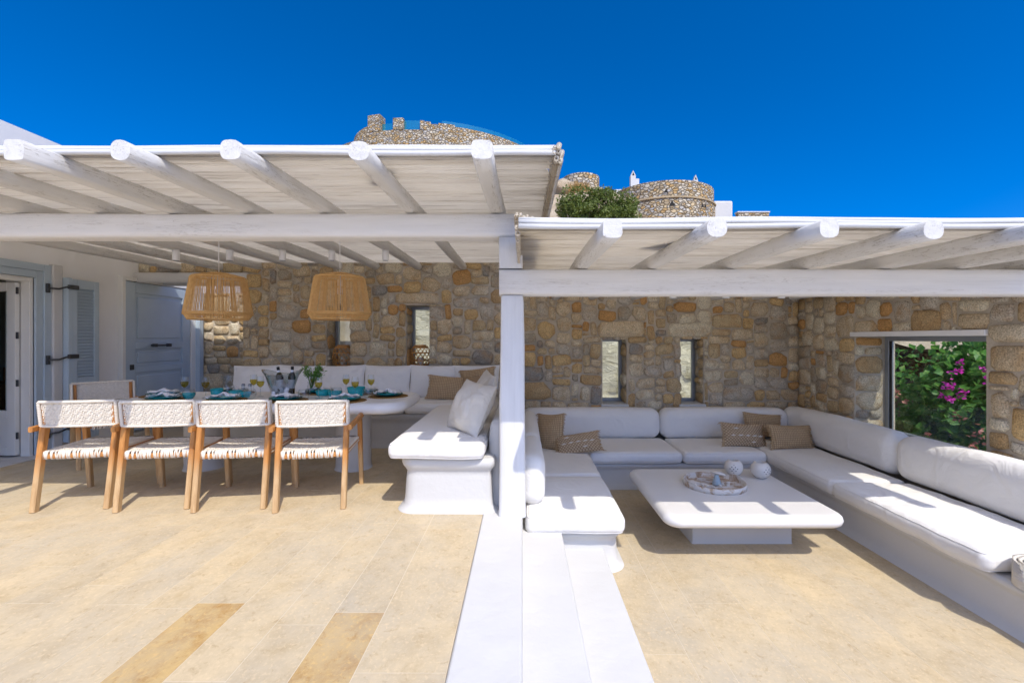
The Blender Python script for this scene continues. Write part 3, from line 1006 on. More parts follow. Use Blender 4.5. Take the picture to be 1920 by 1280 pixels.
# ------------------------------------------------------------------ house on the left
house = thing('house', 'white plastered house with pale blue joinery on the left', 'house', (LX, 4.0, 0))
OY0, OY1, OZ = 3.55, 4.84, 1.90
DY0, DY1 = 5.90, 7.04
hb = MB()
TH = 0.30
hb.box((LX - TH, -7, -0.5), (LX, OY0, 3.43)); hb.box((LX - TH, OY0, OZ), (LX, OY1, 3.43)); hb.box((LX - TH, OY1, -0.5), (LX, 8.4, 3.43))
hb.box((LX - TH, OY0, -0.5), (LX, OY1, 0.0))
wb(hb, 'wall', 'housewall', house)
wb(MB().box((-11, -7, 3.05), (LX - TH, 8.4, 3.25)), 'roof', 'plaster', house)
wb(MB().box((-11, 8.1, -0.5), (LX - TH, 8.4, 3.05)).box((-11.3, -7, -0.5), (-11, 8.4, 3.43)).box((-11, -7, -0.5), (LX - TH, -6.7, 3.05)), 'outer_wall', 'housewall', house)
wb(MB().box((-10.99, -6.69, 2.45), (LX - TH - 0.001, 8.09, 2.6)), 'room_ceiling', 'roomwall', house)
wb(MB().box((-10.99, -6.69, -0.2), (LX - TH - 0.001, 8.09, -0.02)), 'room_floor', 'wood_in', house)
wb(MB().box((-8.9, 7.3, -0.02), (LX - TH - 0.001, 7.5, 2.45)).box((-9.1, 2.0, -0.02), (-8.9, 7.5, 2.45)), 'room_wall', 'roomwall', house)
# door surround
df = MB()
for (d, wdt, pr) in ((0.0, 0.075, 0.022), (0.075, 0.075, 0.034)):
    a = d; b = d + wdt
    df.bbox((LX - 0.04, OY1 + a, 0.0), (LX + pr, OY1 + b, OZ + b), 0.005)
    df.bbox((LX - 0.04, OY0 - b, 0.0), (LX + pr, OY0 - a, OZ + b), 0.005)
    df.bbox((LX - 0.04, OY0 - a, OZ + a), (LX + pr, OY1 + a, OZ + b), 0.005)
wb(df, 'door_surround', 'blue', house)
wb(MB().bbox((LX - 0.05, OY1 + 0.15, 0.0), (LX + 0.055, OY1 + 0.255, OZ + 0.165), 0.01), 'plaster_band', 'plaster', house)
jf = MB()
jf.bbox((LX - 0.10, OY1 - 0.04, 0.0), (LX - 0.005, OY1 - 0.001, OZ)); jf.bbox((LX - 0.10, OY0 + 0.001, 0.0), (LX - 0.005, OY0 + 0.05, OZ)); jf.bbox((LX - 0.10, OY0 + 0.05, OZ - 0.05), (LX - 0.005, OY1 - 0.04, OZ - 0.001))
wb(jf, 'door_frame', 'white_paint', house)
wb(MB().bbox((LX - 0.30, OY0, -0.02), (LX + 0.13, OY1 + 0.26, 0.012), 0.005), 'threshold', 'plaster', house)
# glazed leaf folded inwards
leaf = thing_part('glazed_door', house, (LX - 0.26, OY1 - 0.03, 0.02))
X1, X0, Y0, Y1 = LX - 0.108, LX - 0.70, OY1 - 0.085, OY1 - 0.035
lf = MB()
lf.bbox((X1 - 0.085, Y0, 0.03), (X1, Y1, OZ - 0.06)); lf.bbox((X0, Y0, 0.03), (X0 + 0.085, Y1, OZ - 0.06))
lf.bbox((X0 + 0.085, Y0, OZ - 0.155), (X1 - 0.085, Y1, OZ - 0.06)); lf.bbox((X0 + 0.085, Y0, 0.03), (X1 - 0.085, Y1, 0.12)); lf.bbox((X0 + 0.085, Y0, 0.42), (X1 - 0.085, Y1, 0.50))
wb(lf, 'leaf_frame', 'white_paint', leaf)
wb(MB().bbox((X0 + 0.085, Y0 + 0.014, 0.12), (X1 - 0.085, Y1 - 0.014, 0.42)), 'bottom_panel', 'white_paint', leaf)
wb(MB().box((X0 + 0.085, Y0 + 0.022, 0.50), (X1 - 0.085, Y0 + 0.030, OZ - 0.155)), 'pane', 'pane', leaf)
for z in (0.2, 0.75, 1.25, 1.72):
    wb(MB().bbox((X1, Y0 + 0.006, z), (X1 + 0.016, Y0 + 0.024, z + 0.07), 0.003), 'hinge', 'iron', leaf)

# louvred shutter folded back on the wall
SY0, SY1, SZ0, SZ1 = 5.145, 5.475, 0.09, 1.925
sh = thing_part('shutter', house, (LX + 0.09, (SY0 + SY1) / 2, SZ0))
XA, XB = LX + 0.065, LX + 0.105
s = MB(); t = 0.062
s.bbox((XA, SY0, SZ0), (XB, SY0 + t, SZ1)); s.bbox((XA, SY1 - t, SZ0), (XB, SY1, SZ1))
s.bbox((XA, SY0 + t, SZ1 - 0.10), (XB, SY1 - t, SZ1)); s.bbox((XA, SY0 + t, SZ0), (XB, SY1 - t, SZ0 + 0.12)); s.bbox((XA, SY0 + t, 0.72), (XB, SY1 - t, 0.81))
wb(s, 'shutter_frame', 'blue', sh)
wb(MB().bbox((XA + 0.004, SY0 + t, SZ0 + 0.12), (XB - 0.014, SY1 - t, 0.72), 0.003).bbox((XA + 0.01, SY0 + t + 0.03, SZ0 + 0.15), (XB - 0.006, SY1 - t - 0.03, 0.69), 0.006), 'panel', 'blue', sh)
wb(MB().box((XA + 0.002, SY0 + t, 0.81), (XA + 0.006, SY1 - t, SZ1 - 0.10)), 'backing', 'blue', sh)
wb(MB().bbox((LX + 0.03, SY0 - 0.045, SZ0), (XB + 0.002, SY0 - 0.002, SZ1 + 0.01), 0.004), 'hanging_stile', 'blue', sh)
ns = 28; zz0 = 0.82; dz = (SZ1 - 0.105 - zz0) / ns
slat_me = None
for k in range(ns):
    if slat_me is None:
        vs = [(-0.016, -(SY1 - SY0 - 2 * t) / 2, 0.018), (-0.014, -(SY1 - SY0 - 2 * t) / 2, 0.023), (0.016, -(SY1 - SY0 - 2 * t) / 2, -0.014), (0.014, -(SY1 - SY0 - 2 * t) / 2, -0.02)]
        vs += [(x, -y, z) for x, y, z in vs]
        sl = MB().add(vs, [(0, 1, 5, 4), (1, 2, 6, 5), (2, 3, 7, 6), (3, 0, 4, 7)], False).build('slat', 'blue')
        slat_me = sl.data
    else:
        sl = bpy.data.objects.new('slat', slat_me); COL.objects.link(sl)
    sl.location = (XB - 0.020, (SY0 + SY1) / 2, zz0 + (k + 0.5) * dz)
    wparent(sl, sh)
for z in (1.80, 1.02, 0.22):
    hg = MB()
    hg.bbox((LX + 0.035, OY1 + 0.085, z - 0.05), (LX + 0.06, OY1 + 0.115, z + 0.05), 0.004)
    hg.tube([(LX + 0.055, OY1 + 0.10, z), (LX + 0.085, OY1 + 0.18, z), (LX + 0.11, OY1 + 0.25, z + 0.03), (LX + 0.118, SY0 + 0.05, z + 0.03)], 0.010, 8)
    hg.bbox((LX + 0.104, OY1 + 0.25, z + 0.008), (LX + 0.13, SY0 + 0.06, z + 0.055), 0.005)
    wb(hg, 'shutter_hinge', 'iron', house)

# pale blue panelled door in the same wall
dr = thing_part('panel_door', house, (LX + 0.05, (DY0 + DY1) / 2, 0))
XA, XB = LX + 0.012, LX + 0.052
d = MB(); z0, z1 = 0.03, 2.0; t = 0.15
d.bbox((XA, DY0, z0), (XB, DY0 + t, z1)); d.bbox((XA, DY1 - t, z0), (XB, DY1, z1))
for (a, b) in ((z0, 0.22), (0.80, 0.88), (1.115, 1.21), (1.86, z1)):
    d.bbox((XA, DY0 + t, a), (XB, DY1 - t, b))
wb(d, 'door_leaf', 'blue', dr)
for (a, b) in ((0.22, 0.80), (0.88, 1.115), (1.21, 1.86)):
    wb(MB().bbox((XA + 0.002, DY0 + t, a), (XB - 0.020, DY1 - t, b), 0.002).bbox((XA + 0.006, DY0 + t + 0.045, a + 0.045), (XB - 0.008, DY1 - t - 0.045, b - 0.045), 0.012), 'panel', 'blue', dr)
h = MB()
h.tube([(XB + 0.05, DY0 + 0.40, 1.16), (XB + 0.05, DY0 + 0.68, 1.16)], 0.011, 10)
for y in (DY0 + 0.41, DY0 + 0.66):
    h.bbox((XB - 0.001, y - 0.012, 1.148), (XB + 0.05, y + 0.012, 1.172), 0.004)
    h.bbox((XB + 0.03, y - 0.03, 1.138), (XB + 0.068, y + 0.03, 1.182), 0.004)
wb(h, 'handle', 'iron', dr)
wb(MB().bbox((XB - 0.001, DY0 + 0.06, 0.84), (XB + 0.010, DY0 + 0.12, 0.91), 0.003), 'lock', 'iron', dr)
dfm = MB()
dfm.bbox((LX - 0.01, DY0 - 0.055, 0.0), (LX + 0.06, DY0 - 0.006, 2.06)); dfm.bbox((LX - 0.01, DY0 - 0.006, 2.01), (LX + 0.06, DY1 + 0.01, 2.06))
wb(dfm, 'door_frame', 'white_paint', house)
wb(MB().bbox((LX - 0.01, DY1 + 0.01, 0.0), (LX + 0.07, DY1 + 0.10, 2.05)), 'door_jamb', 'white_paint', house)
wb(MB().bbox((LX - 0.01, DY1 + 0.10, 0.0), (LX + 0.13, DY1 + 0.19, 2.05), 0.006), 'door_jamb', 'blue', house)
# wooden armchair and cushion inside the room
ac = thing('wooden_armchair', 'oak armchair standing inside the room behind the glazed door', 'chair', (-7.35, 6.45, -0.02))
am = MB()
for x in (-0.3, 0.3):
    for y in (-0.3, 0.3):
        am.bbox((x - 0.03, y - 0.03, 0), (x + 0.03, y + 0.03, 0.62 if y < 0 else 0.85))
    am.bbox((x - 0.04, -0.34, 0.62), (x + 0.04, 0.27, 0.655))
am.bbox((-0.27, -0.33, 0.30), (0.27, -0.27, 0.40)); am.bbox((-0.27, 0.27, 0.30), (0.27, 0.33, 0.85))
for x in (-0.3, 0.3): am.bbox((x - 0.02, -0.27, 0.32), (x + 0.02, 0.27, 0.40))
am.build('chair_frame', 'wood_in', ac)
vs, fs = rbox_data(0.26, 0.27, 0.06, 0.04, 3)
MB().add(vs, fs).build('seat_cushion', 'lilac', ac, (0, 0, 0.46))
pic = thing('painting', 'dark green painting on the wall inside the house', 'picture', (-8.88, 6.3, 1.15))
wb(MB().bbox((-8.895, 5.7, 0.75), (-8.86, 7.1, 1.75), 0.004), 'canvas', simple('dark_green_canvas', (0.03, 0.09, 0.08), 0.7, 0.35, 3), pic)

# ------------------------------------------------------------------ pergolas
def log_mb(length, w, h, seed, p=4.0, n=14, rings=14, jit=0.006, tip=0.0, axis='Y'):
    vs = []; fs = []
    for i in range(rings):
        t = i / (rings - 1); y = length * t
        s = 1.0
        if tip and t < 0.02: s = 0.96
        bx = jit * 2.6 * noise.noise(Vector((t * 3 + seed, seed * 1.3, 0)))
        bz = jit * 1.2 * noise.noise(Vector((t * 3 + seed, seed * 2.3, 5)))
        for k in range(n):
            a = 2 * PI * (k + 0.5) / n
            c, q = math.cos(a), math.sin(a)
            x = math.copysign(abs(c) ** (2 / p), c) * w / 2; z = math.copysign(abs(q) ** (2 / p), q) * h / 2
            r = 1 + jit * 5 * noise.noise(Vector((c * 1.2 + seed, q * 1.2, t * 4 + seed)))
            P = (x * s * r + bx, y, z * s * r + (bz if q > -0.2 else 0))
            if axis == 'X': P = (P[1], -P[0], P[2])
            vs.append(P)
    for i in range(rings - 1):
        for k in range(n):
            k2 = (k + 1) % n
            q = (i * n + k, i * n + k2, (i + 1) * n + k2, (i + 1) * n + k)
            fs.append(tuple(reversed(q)) if False else q)
    sm = [True] * len(fs)
    # end faces with a small chamfer
    fs.append(tuple(range(n))[::-1]); sm.append(False)
    fs.append(tuple((rings - 1) * n + k for k in range(n))); sm.append(False)
    mb = MB().add(vs, [tuple(reversed(f)) for f in fs], sm)
    return mb

def reed_layer(x0, x1, y0, y1, zf, r, pitch, seed):
    rng = random.Random(seed)
    mb = MB(); y = y0
    while y < y1:
        rr = r * rng.uniform(0.8, 1.25)
        n = 9
        xa = x0 + rng.uniform(-0.02, 0.02); xb = x1 + rng.uniform(-0.03, 0.02)
        ph = rng.uniform(0, 9)
        pts = []
        for i in range(n):
            x = xa + (xb - xa) * i / (n - 1)
            pts.append((x, y + 0.005 * noise.noise(Vector((x * 0.8, ph, 0))), zf(y) + 0.006 * noise.noise(Vector((x * 0.9, ph, 4)))))
        mb.tube(pts, rr, 6, True)
        y += pitch * rng.uniform(0.86, 1.14) * (1.5 if rng.random() < 0.03 else 1)
    return mb

def hollow_tube(p0, p1, r, n=10):
    p0, p1 = Vector(p0), Vector(p1)
    mb = MB()
    mb.tube([p0, p0.lerp(p1, 0.5), p1], r, n, False)
    d = (p1 - p0).normalized()
    a = d.orthogonal().normalized(); b = d.cross(a)
    vs = []
    for (rr, off) in ((r, 0.0), (r * 0.62, 0.0), (r * 0.6, 0.05)):
        for k in range(n):
            vs.append(p0 + d * off + (a * math.cos(2 * PI * k / n) + b * math.sin(2 * PI * k / n)) * rr)
    fs = []
    for i in range(2):
        for k in range(n):
            k2 = (k + 1) % n
            fs.append((i * n + k, i * n + k2, (i + 1) * n + k2, (i + 1) * n + k))
    fs.append(tuple(2 * n + k for k in range(n)))
    mb.add(vs, fs, False)
    return mb

def pergola(root, xs, zb, hh, ww, x0, x1, yr0, yr1, seed, lengths=None):
    rng = random.Random(seed)
    for k, X in enumerate(xs):
        y0 = 2.19 + rng.uniform(-0.03, 0.03)
        L = 6.32 - y0
        pp = rng.choice((2.4, 3.0, 4.2, 5.0))
        w = ww * rng.uniform(0.94, 1.06)
        o = log_mb(L, w, hh, seed * 3 + k * 1.7, pp, 18, 22, 0.0105).build('rafter', 'timber')
        o.location = (X, y0, zb(y0) + hh / 2)
        o.rotation_euler = (math.atan((zb(6) - zb(3)) / 3.0), 0, 0)
        wparent(o, root)
    zf = lambda y: zb(y) + hh + 0.010
    rm = reed_layer(x0, x1, yr0, yr1, zf, 0.0115, 0.0205, seed)
    o = wb(rm, 'reed_mat', 'reed', root); o['kind'] = 'stuff'
    cov = MB().add([(x0 + 0.02, yr0 + 0.03, zf(yr0) + 0.014), (x1 - 0.02, yr0 + 0.03, zf(yr0) + 0.014), (x1 - 0.02, yr1 - 0.02, zf(yr1) + 0.014), (x0 + 0.02, yr1 - 0.02, zf(yr1) + 0.014)], [(0, 1, 2, 3)], False)
    wb(cov, 'added_diffuser', 'diffuser', root)  # unseen sheet added to stop sun leaks and spread daylight below
    # stouter canes along the front edge
    for (dy, dz, r) in ((-0.020, 0.002, 0.014), (-0.006, 0.026, 0.013), (0.012, 0.044, 0.011)):
        n = 30; pts = []
        for i in range(n):
            x = x0 - 0.01 + (x1 - x0 + 0.02) * i / (n - 1)
            pts.append((x, yr0 + dy, zf(yr0) + dz + 0.011 * noise.noise(Vector((x * 1.1, dy * 90, seed)))))
        wb(MB().tube(pts, r, 10), 'edge_cane', 'plaster', root)

zb_u = lambda y: 2.133 + 0.0144 * (y - 3.18)
zb_l = lambda y: 1.743 + 0.008 * (y - 3.18)
pu = thing('pergola', 'higher whitewashed timber and reed pergola over the dining table', 'pergola', (-2.5, 3.3, 0))
bm_ = log_mb(5.19, 0.20, 0.172, 4.4, 5.0, 20, 24, 0.006, axis='X').build('beam', 'timber_x'); bm_.location = (-5.22, 3.275, 2.047); wparent(bm_, pu)
pergola(pu, [-0.185, -0.79, -1.405, -1.955, -2.46, -3.0, -3.55, -4.1, -4.65], zb_u, 0.096, 0.100, -5.26, 0.165, 2.42, 6.25, 5)
pl = thing('pergola', 'lower whitewashed timber and reed pergola over the lounge sofa', 'pergola', (1.9, 3.3, RF))
bm_ = log_mb(4.10, 0.185, 0.186, 7.7, 6.0, 20, 22, 0.004, axis='X').build('beam', 'timber_x'); bm_.location = (-0.165, 3.275, 1.649); wparent(bm_, pl)
pergola(pl, [0.43, 0.93, 1.486, 2.01, 2.56, 3.10, 3.60], zb_l, 0.092, 0.097, -0.012, 3.64, 2.40, 6.22, 9)
# the post carries the lower beam, a stub on it the higher one
po = loft([(-0.0925, -0.095), (0.0925, -0.095), (0.0925, 0.095), (-0.0925, 0.095)], [(0.0, 0.004), (0.05, 0.001), (0.4, -0.002), (0.8, -0.003), (1.2, -0.008), (1.5, -0.012), (1.54, -0.014), (1.556, -0.02)], 0.03, 5, 0.006, 2).build('post', 'timber_z')
po.location = (-0.073, 3.275, 0.0); wparent(po, pl)
sb = loft([(-0.084, -0.09), (0.084, -0.09), (0.084, 0.09), (-0.084, 0.09)], [(0.0, 0.0), (0.11, -0.001), (0.219, 0.0)], 0.015, 4, 0.003, 4).build('post_stub', 'timber_z')
sb.location = (-0.083, 3.27, 1.742); wparent(sb, pu)
# reed ends and loose canes
rng = random.Random(77)
for k in range(9):
    X = 0.175 + 0.016 * (k % 3) + rng.uniform(-0.006, 0.006); dz = -0.02 + 0.028 * (k // 3) + rng.uniform(-0.005, 0.005)
    y0 = 2.36 + rng.uniform(0, 0.14)
    wb(hollow_tube((X, y0, zb_u(y0) + 0.10 + dz), (X - 0.01, y0 + 2.6, zb_u(y0 + 2.6) + 0.09 + dz), rng.uniform(0.010, 0.015)), 'edge_reed', 'reed', pu)
for k in range(11):
    X = -0.035 + 0.021 * (k % 5) + rng.uniform(-0.004, 0.004) if k < 6 else -0.032 + rng.uniform(-0.006, 0.006)
    z = 1.905 + 0.012 * (k % 2) if k < 6 else 1.895 - 0.03 * (k - 6)
    y0 = 2.38 + rng.uniform(0, 0.10)
    wb(hollow_tube((X, y0, z), (X, y0 + (0.7 if k < 6 else 0.75), z + 0.01), rng.uniform(0.009, 0.014)), 'edge_reed', 'reed', pl)
def loose(root, x, y, z, n, seed, dx):
    r_ = random.Random(seed)
    for k in range(n):
        a = x + 0.030 * (k % 4) + r_.uniform(-0.006, 0.006); zz = z + 0.030 * (k // 4) + 0.006 * (k % 4) * (1 if dx < 0 else 1)
        y0 = y + r_.uniform(-0.03, 0.04)
        wb(hollow_tube((a, y0, zz), (a + dx * 0.45, y0 + 0.30, zz - 0.01), r_.uniform(0.012, 0.016)), 'loose_cane', 'metal_pipe', root)
loose(pu, -0.83, 2.56, zb_u(2.5) + 0.165, 7, 5, -0.22)
loose(pl, 0.98, 2.62, zb_l(2.6) + 0.16, 8, 6, -0.42)

# downlights fixed under the rafters
wb(MB().bbox((3.60, 3.34, 1.886), (4.17, 6.52, 1.925), 0.008), 'sun_leak_cover', 'plaster', side)  # slab added over the side wall to block a sun leak
dl_names = ['leftmost, nearest the louvred shutter', 'second, by the left pendant cord', 'middle one, between the two pendants', 'fourth, by the right pendant cord', 'rightmost, right of the right pendant']
def downlight(X, Y, z, label, group):
    t = thing('downlight', label, 'lamp', (X, Y, z), 0, group)
    MB().lathe([(0.030, 0.0), (0.033, 0.003), (0.033, 0.105), (0.030, 0.108)], 20, cap1=True).build('housing', 'whitemetal', t, (0, 0, -0.108))
    MB().lathe([(0.027, 0.0), (0.022, 0.03)], 20, cap1=True).build('reflector', 'alu', t, (0, 0, -0.1085))
for k, X in enumerate((-3.55, -3.0, -2.46, -1.955, -1.405)):
    downlight(X, 4.66, zb_u(4.66) + 0.004, 'white cylinder downlight on a dining pergola rafter, ' + dl_names[k], 'downlights under the dining pergola')
for k, X in enumerate((1.486, 2.01, 2.56)):
    downlight(X, 4.5, zb_l(4.5) + 0.004, 'white downlight tip under the lounge pergola beam, ' + ('left', 'middle', 'right')[k] + ' of three', 'downlights under the lounge pergola')

# ------------------------------------------------------------------ built-in benches
bl = thing('bench', 'white plaster bench built in around the dining corner', 'bench', (-1.5, 5.0, 0))
lay = [(0.0, 0.05), (0.008, 0.045), (0.022, 0.02), (0.05, 0.005), (0.10, 0.0), (0.22, -0.006), (0.252, -0.008), (0.275, -0.012), (0.30, 0.0), (0.32, 0.018), (0.345, 0.027), (0.365, 0.026), (0.380, 0.018), (0.386, 0.004)]
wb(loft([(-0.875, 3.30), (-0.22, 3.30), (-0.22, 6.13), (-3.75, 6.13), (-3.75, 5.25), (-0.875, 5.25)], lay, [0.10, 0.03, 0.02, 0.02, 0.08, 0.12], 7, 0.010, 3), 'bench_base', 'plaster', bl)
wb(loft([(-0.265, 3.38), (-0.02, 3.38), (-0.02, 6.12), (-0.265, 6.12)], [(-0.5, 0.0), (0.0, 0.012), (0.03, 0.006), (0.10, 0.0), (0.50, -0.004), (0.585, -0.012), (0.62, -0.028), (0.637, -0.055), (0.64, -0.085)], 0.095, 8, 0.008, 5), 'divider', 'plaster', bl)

def cush_thing(name, label, a, b, r, group, cat='cushion', **kw):
    o = cushion(name, a, b, r, None, **kw)
    tag(o, label, cat, group)
    return o
G1 = 'white seat cushions of the dining bench'
cush_thing('seat_cushion', 'long white seat cushion on the bench arm right of the dining table', (-0.965, 3.225, 0.388), (-0.275, 5.17, 0.505), 0.045, G1, seed=1, bulge=0.014, cuts=(10, 18, 2), piping=True)
cush_thing('seat_cushion', 'white seat cushion in the dining bench corner under the jute pillows', (-1.355, 5.185, 0.388), (-0.275, 5.95, 0.505), 0.045, G1, seed=2, piping=True)
cush_thing('seat_cushion', 'white seat cushion on the back bench just left of the corner, behind the table end', (-2.56, 5.185, 0.388), (-1.365, 5.95, 0.505), 0.045, G1, seed=3, piping=True)
cush_thing('seat_cushion', 'white seat cushion on the back bench behind the middle of the dining table', (-3.73, 5.185, 0.388), (-2.57, 5.95, 0.505), 0.045, G1, seed=4, piping=True)

br = thing('bench', 'white plaster bench built in on three sides of the lounge', 'bench', (1.8, 5.0, RF))
lay2 = [(RF, 0.055), (RF + 0.008, 0.05), (RF + 0.025, 0.02), (RF + 0.06, 0.004), (RF + 0.20, -0.006), (RF + 0.222, 0.0), (RF + 0.24, 0.02), (RF + 0.262, 0.028), (RF + 0.278, 0.022), (RF + 0.286, 0.006)]
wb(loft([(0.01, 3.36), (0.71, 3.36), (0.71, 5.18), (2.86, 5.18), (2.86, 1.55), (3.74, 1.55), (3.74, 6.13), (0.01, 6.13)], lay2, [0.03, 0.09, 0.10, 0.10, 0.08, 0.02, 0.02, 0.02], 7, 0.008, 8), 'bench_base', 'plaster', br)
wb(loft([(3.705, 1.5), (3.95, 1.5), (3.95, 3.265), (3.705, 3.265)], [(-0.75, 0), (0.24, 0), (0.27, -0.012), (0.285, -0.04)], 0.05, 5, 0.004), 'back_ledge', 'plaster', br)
zs0, zs1 = RF + 0.288, -0.028
G2 = 'white seat cushions of the lounge bench'
cush_thing('seat_cushion', 'white seat cushion on the lounge arm beside the steps, its front in sun', (0.022, 3.275, zs0), (0.745, 4.275, zs1), 0.05, G2, seed=11, cuts=(10, 14, 2), wr=0.008, piping=True)
cush_thing('seat_cushion', 'white seat cushion in the left corner of the lounge under two jute pillows', (0.022, 4.285, zs0), (0.748, 5.90, zs1), 0.05, G2, seed=12, piping=True)
cush_thing('seat_cushion', 'white seat cushion left of the middle seam on the lounge back bench', (0.755, 5.10, zs0), (1.805, 5.90, zs1), 0.055, G2, seed=13, piping=True)
cush_thing('seat_cushion', 'white seat cushion right of the middle seam, behind the ceramic candle holders', (1.815, 5.10, zs0), (2.755, 5.90, zs1), 0.055, G2, seed=14, piping=True)
cush_thing('seat_cushion', 'white seat cushion in the right corner of the lounge, left of the big window', (2.765, 4.085, zs0), (3.47, 5.90, zs1), 0.055, G2, seed=15, cuts=(10, 16, 2), piping=True)
cush_thing('seat_cushion', 'sunlit creased white seat cushion on the right bench nearest the viewer', (2.755, 2.71, zs0), (3.47, 4.075, zs1), 0.055, G2, seed=16, cuts=(16, 30, 3), wr=0.012, wscale=4.0, piping=True)
zr0, zr1 = -0.032, 0.345
G3 = 'white back rolls of the lounge bench'
cush_thing('back_cushion', 'short white back roll standing behind the post, rounded end in sun', (-0.018, 3.47, zr0), (0.172, 4.31, zr1), 0.085, G3, seed=21, bulge=0.01, cuts=(4, 12, 6), wr=0.004)
cush_thing('back_cushion', 'white back roll on the lounge left side, behind the square jute pillow', (-0.018, 4.32, zr0), (0.172, 5.78, zr1), 0.085, G3, seed=22, bulge=0.01, cuts=(4, 12, 6), wr=0.004)
cush_thing('back_cushion', 'long white back roll under the left slit window of the lounge', (-0.01, 5.80, zr0), (1.768, 6.07, zr1), 0.11, G3, seed=23, bulge=0.015, cuts=(14, 4, 6), wr=0.004)
cush_thing('back_cushion', 'long white back roll under the right slit window of the lounge', (1.778, 5.80, zr0), (3.42, 6.07, zr1), 0.11, G3, seed=24, bulge=0.015, cuts=(14, 4, 6), wr=0.004)
cush_thing('back_cushion', 'white back roll in the right corner, ending below the picture window', (3.415, 4.225, zr0), (3.685, 6.06, zr1 + 0.02), 0.115, G3, seed=25, bulge=0.015, cuts=(4, 26, 6), wr=0.006, wscale=4)
cush_thing('back_cushion', 'white back roll on the right nearest the viewer, a sun patch on top', (3.415, 1.7, zr0), (3.685, 4.215, zr1 + 0.02), 0.115, G3, seed=26, bulge=0.015, cuts=(4, 26, 6), wr=0.004)

# ------------------------------------------------------------------ pillows
def pillow(label, hx, hz, T, loc, yaw, tilt, roll, mat, group, seed, fringe=None, name='pillow', ear=0.09, motif=False):
    root = thing(name, label, 'pillow', loc, 0, group)
    mb = pillow_mesh(hx, hz, T, seed, 18, ear)
    o = mb.build('cover', mat, root)
    o.rotation_mode = 'XYZ'
    mat4 = Matrix.Rotation(yaw, 4, 'Z') @ Matrix.Rotation(tilt, 4, 'X') @ Matrix.Rotation(roll, 4, 'Y')
    o.rotation_euler = mat4.to_euler()
    if fringe:
        r_ = random.Random(seed)
        fb = MB()
        for sd in (-1, 1):
            n = int(hz * 2 / 0.010)
            for k in range(n):
                v = -1 + 2 * (k + 0.5) / n
                x = sd * hx * (1 - 0.0 * (1 - v * v)) * (1 - ear * (1 - v * v)); z = hz * v
                L = fringe * r_.uniform(0.6, 1.25) * (1.7 if abs(v) > 0.9 else 1)
                p1 = (x + sd * L * 0.8, r_.uniform(-0.012, 0.012), z - L * r_.uniform(0.1, 0.6))
                fb.tube([(x - sd * 0.01, 0, z), ((x + p1[0]) / 2, r_.uniform(-0.008, 0.008), z - 0.1 * L), p1], [0.0045, 0.004, 0.002], 4, False)
        f = fb.build('fringe', 'fringe', root); f.rotation_euler = o.rotation_euler; f['kind'] = 'stuff'
    if motif:
        pb = MB()
        for (u, v) in [(-0.62, -0.12), (-0.30, -0.12), (0.02, -0.12), (0.34, -0.12), (0.64, -0.12), (-0.45, 0.45), (0.3, -0.6)]:
            w = (max(0, 1 - u * u) ** 0.55) * (max(0, 1 - v * v) ** 0.55)
            y = -T * w * 1.10 - 0.004
            x, z = hx * u, hz * v
            pb.add([(x - 0.035, y, z - 0.003), (x, y - 0.002, z - 0.009), (x + 0.035, y, z + 0.004), (x, y - 0.002, z + 0.010)], [(0, 1, 2, 3)], True)
        p = pb.build('woven_motif', 'linen', root); p.rotation_euler = o.rotation_euler
    return root

GP = 'white back pillows along the dining wall'
for k, (px, lab) in enumerate(((-3.44, 'leftmost white back pillow on the dining bench, nearest the passage'),
                               (-2.86, 'white back pillow on the dining bench hidden behind the ice bucket'),
                               (-2.335, 'white back pillow on the dining bench under the left rattan lantern'),
                               (-1.745, 'white back pillow on the dining bench between the two rattan lanterns'),
                               (-1.155, 'white back pillow on the dining bench right of the right lantern'),
                               (-0.60, 'white back pillow in the dining corner behind the jute pillows'))):
    pillow(lab, 0.305, 0.215, 0.085, (px, 5.86, 0.698), 0.0, rad(-12), rad((-1, 1, -1.5, 0.5, 1, -0.5)[k]), 'fabric', GP, 40 + k, ear=0.05)
pillow('brown jute pillow in front on the dining bench corner', 0.25, 0.155, 0.075, (-0.90, 5.52, 0.655), rad(4), rad(-24), rad(5), 'jute', 'jute pillows on the dining bench', 51, 0.02)
pillow('brown jute pillow leaning behind the others in the dining corner', 0.225, 0.155, 0.07, (-0.56, 5.64, 0.735), rad(-14), rad(-15), rad(-8), 'jute', 'jute pillows on the dining bench', 52, 0.02)
pillow('small plain brown pillow beside the big white pillow', 0.20, 0.165, 0.07, (-0.56, 5.42, 0.655), rad(-28), rad(-22), rad(-10), 'jute_plain', 'jute pillows on the dining bench', 53)
pillow('large creased cream pillow leaning on the divider beside the post', 0.225, 0.215, 0.12, (-0.415, 3.66, 0.70), rad(-50), rad(-24), rad(4), 'linen', None, 54, ear=0.07)
pillow('soft white pillow behind the large cream pillow', 0.25, 0.225, 0.10, (-0.36, 4.25, 0.72), rad(-75), rad(-16), rad(4), 'linen', None, 55, ear=0.06)
GJ = 'jute pillows on the lounge sofa'
pillow('upright square jute pillow in the left lounge corner', 0.18, 0.22, 0.075, (0.32, 5.30, 0.165), rad(-38), rad(-14), rad(-6), 'jute', GJ, 61, 0.03)
pillow('tilted jute pillow with pale dashes, left side of the lounge', 0.25, 0.125, 0.07, (0.62, 5.12, 0.075), rad(-10), rad(-38), rad(-12), 'jute_diamond', GJ, 62, 0.035, motif=True)
pillow('diamond patterned jute pillow, front left of the right corner group', 0.265, 0.145, 0.075, (2.63, 5.42, 0.105), rad(6), rad(-20), rad(4), 'jute_diamond', GJ, 63, 0.035, motif=True)
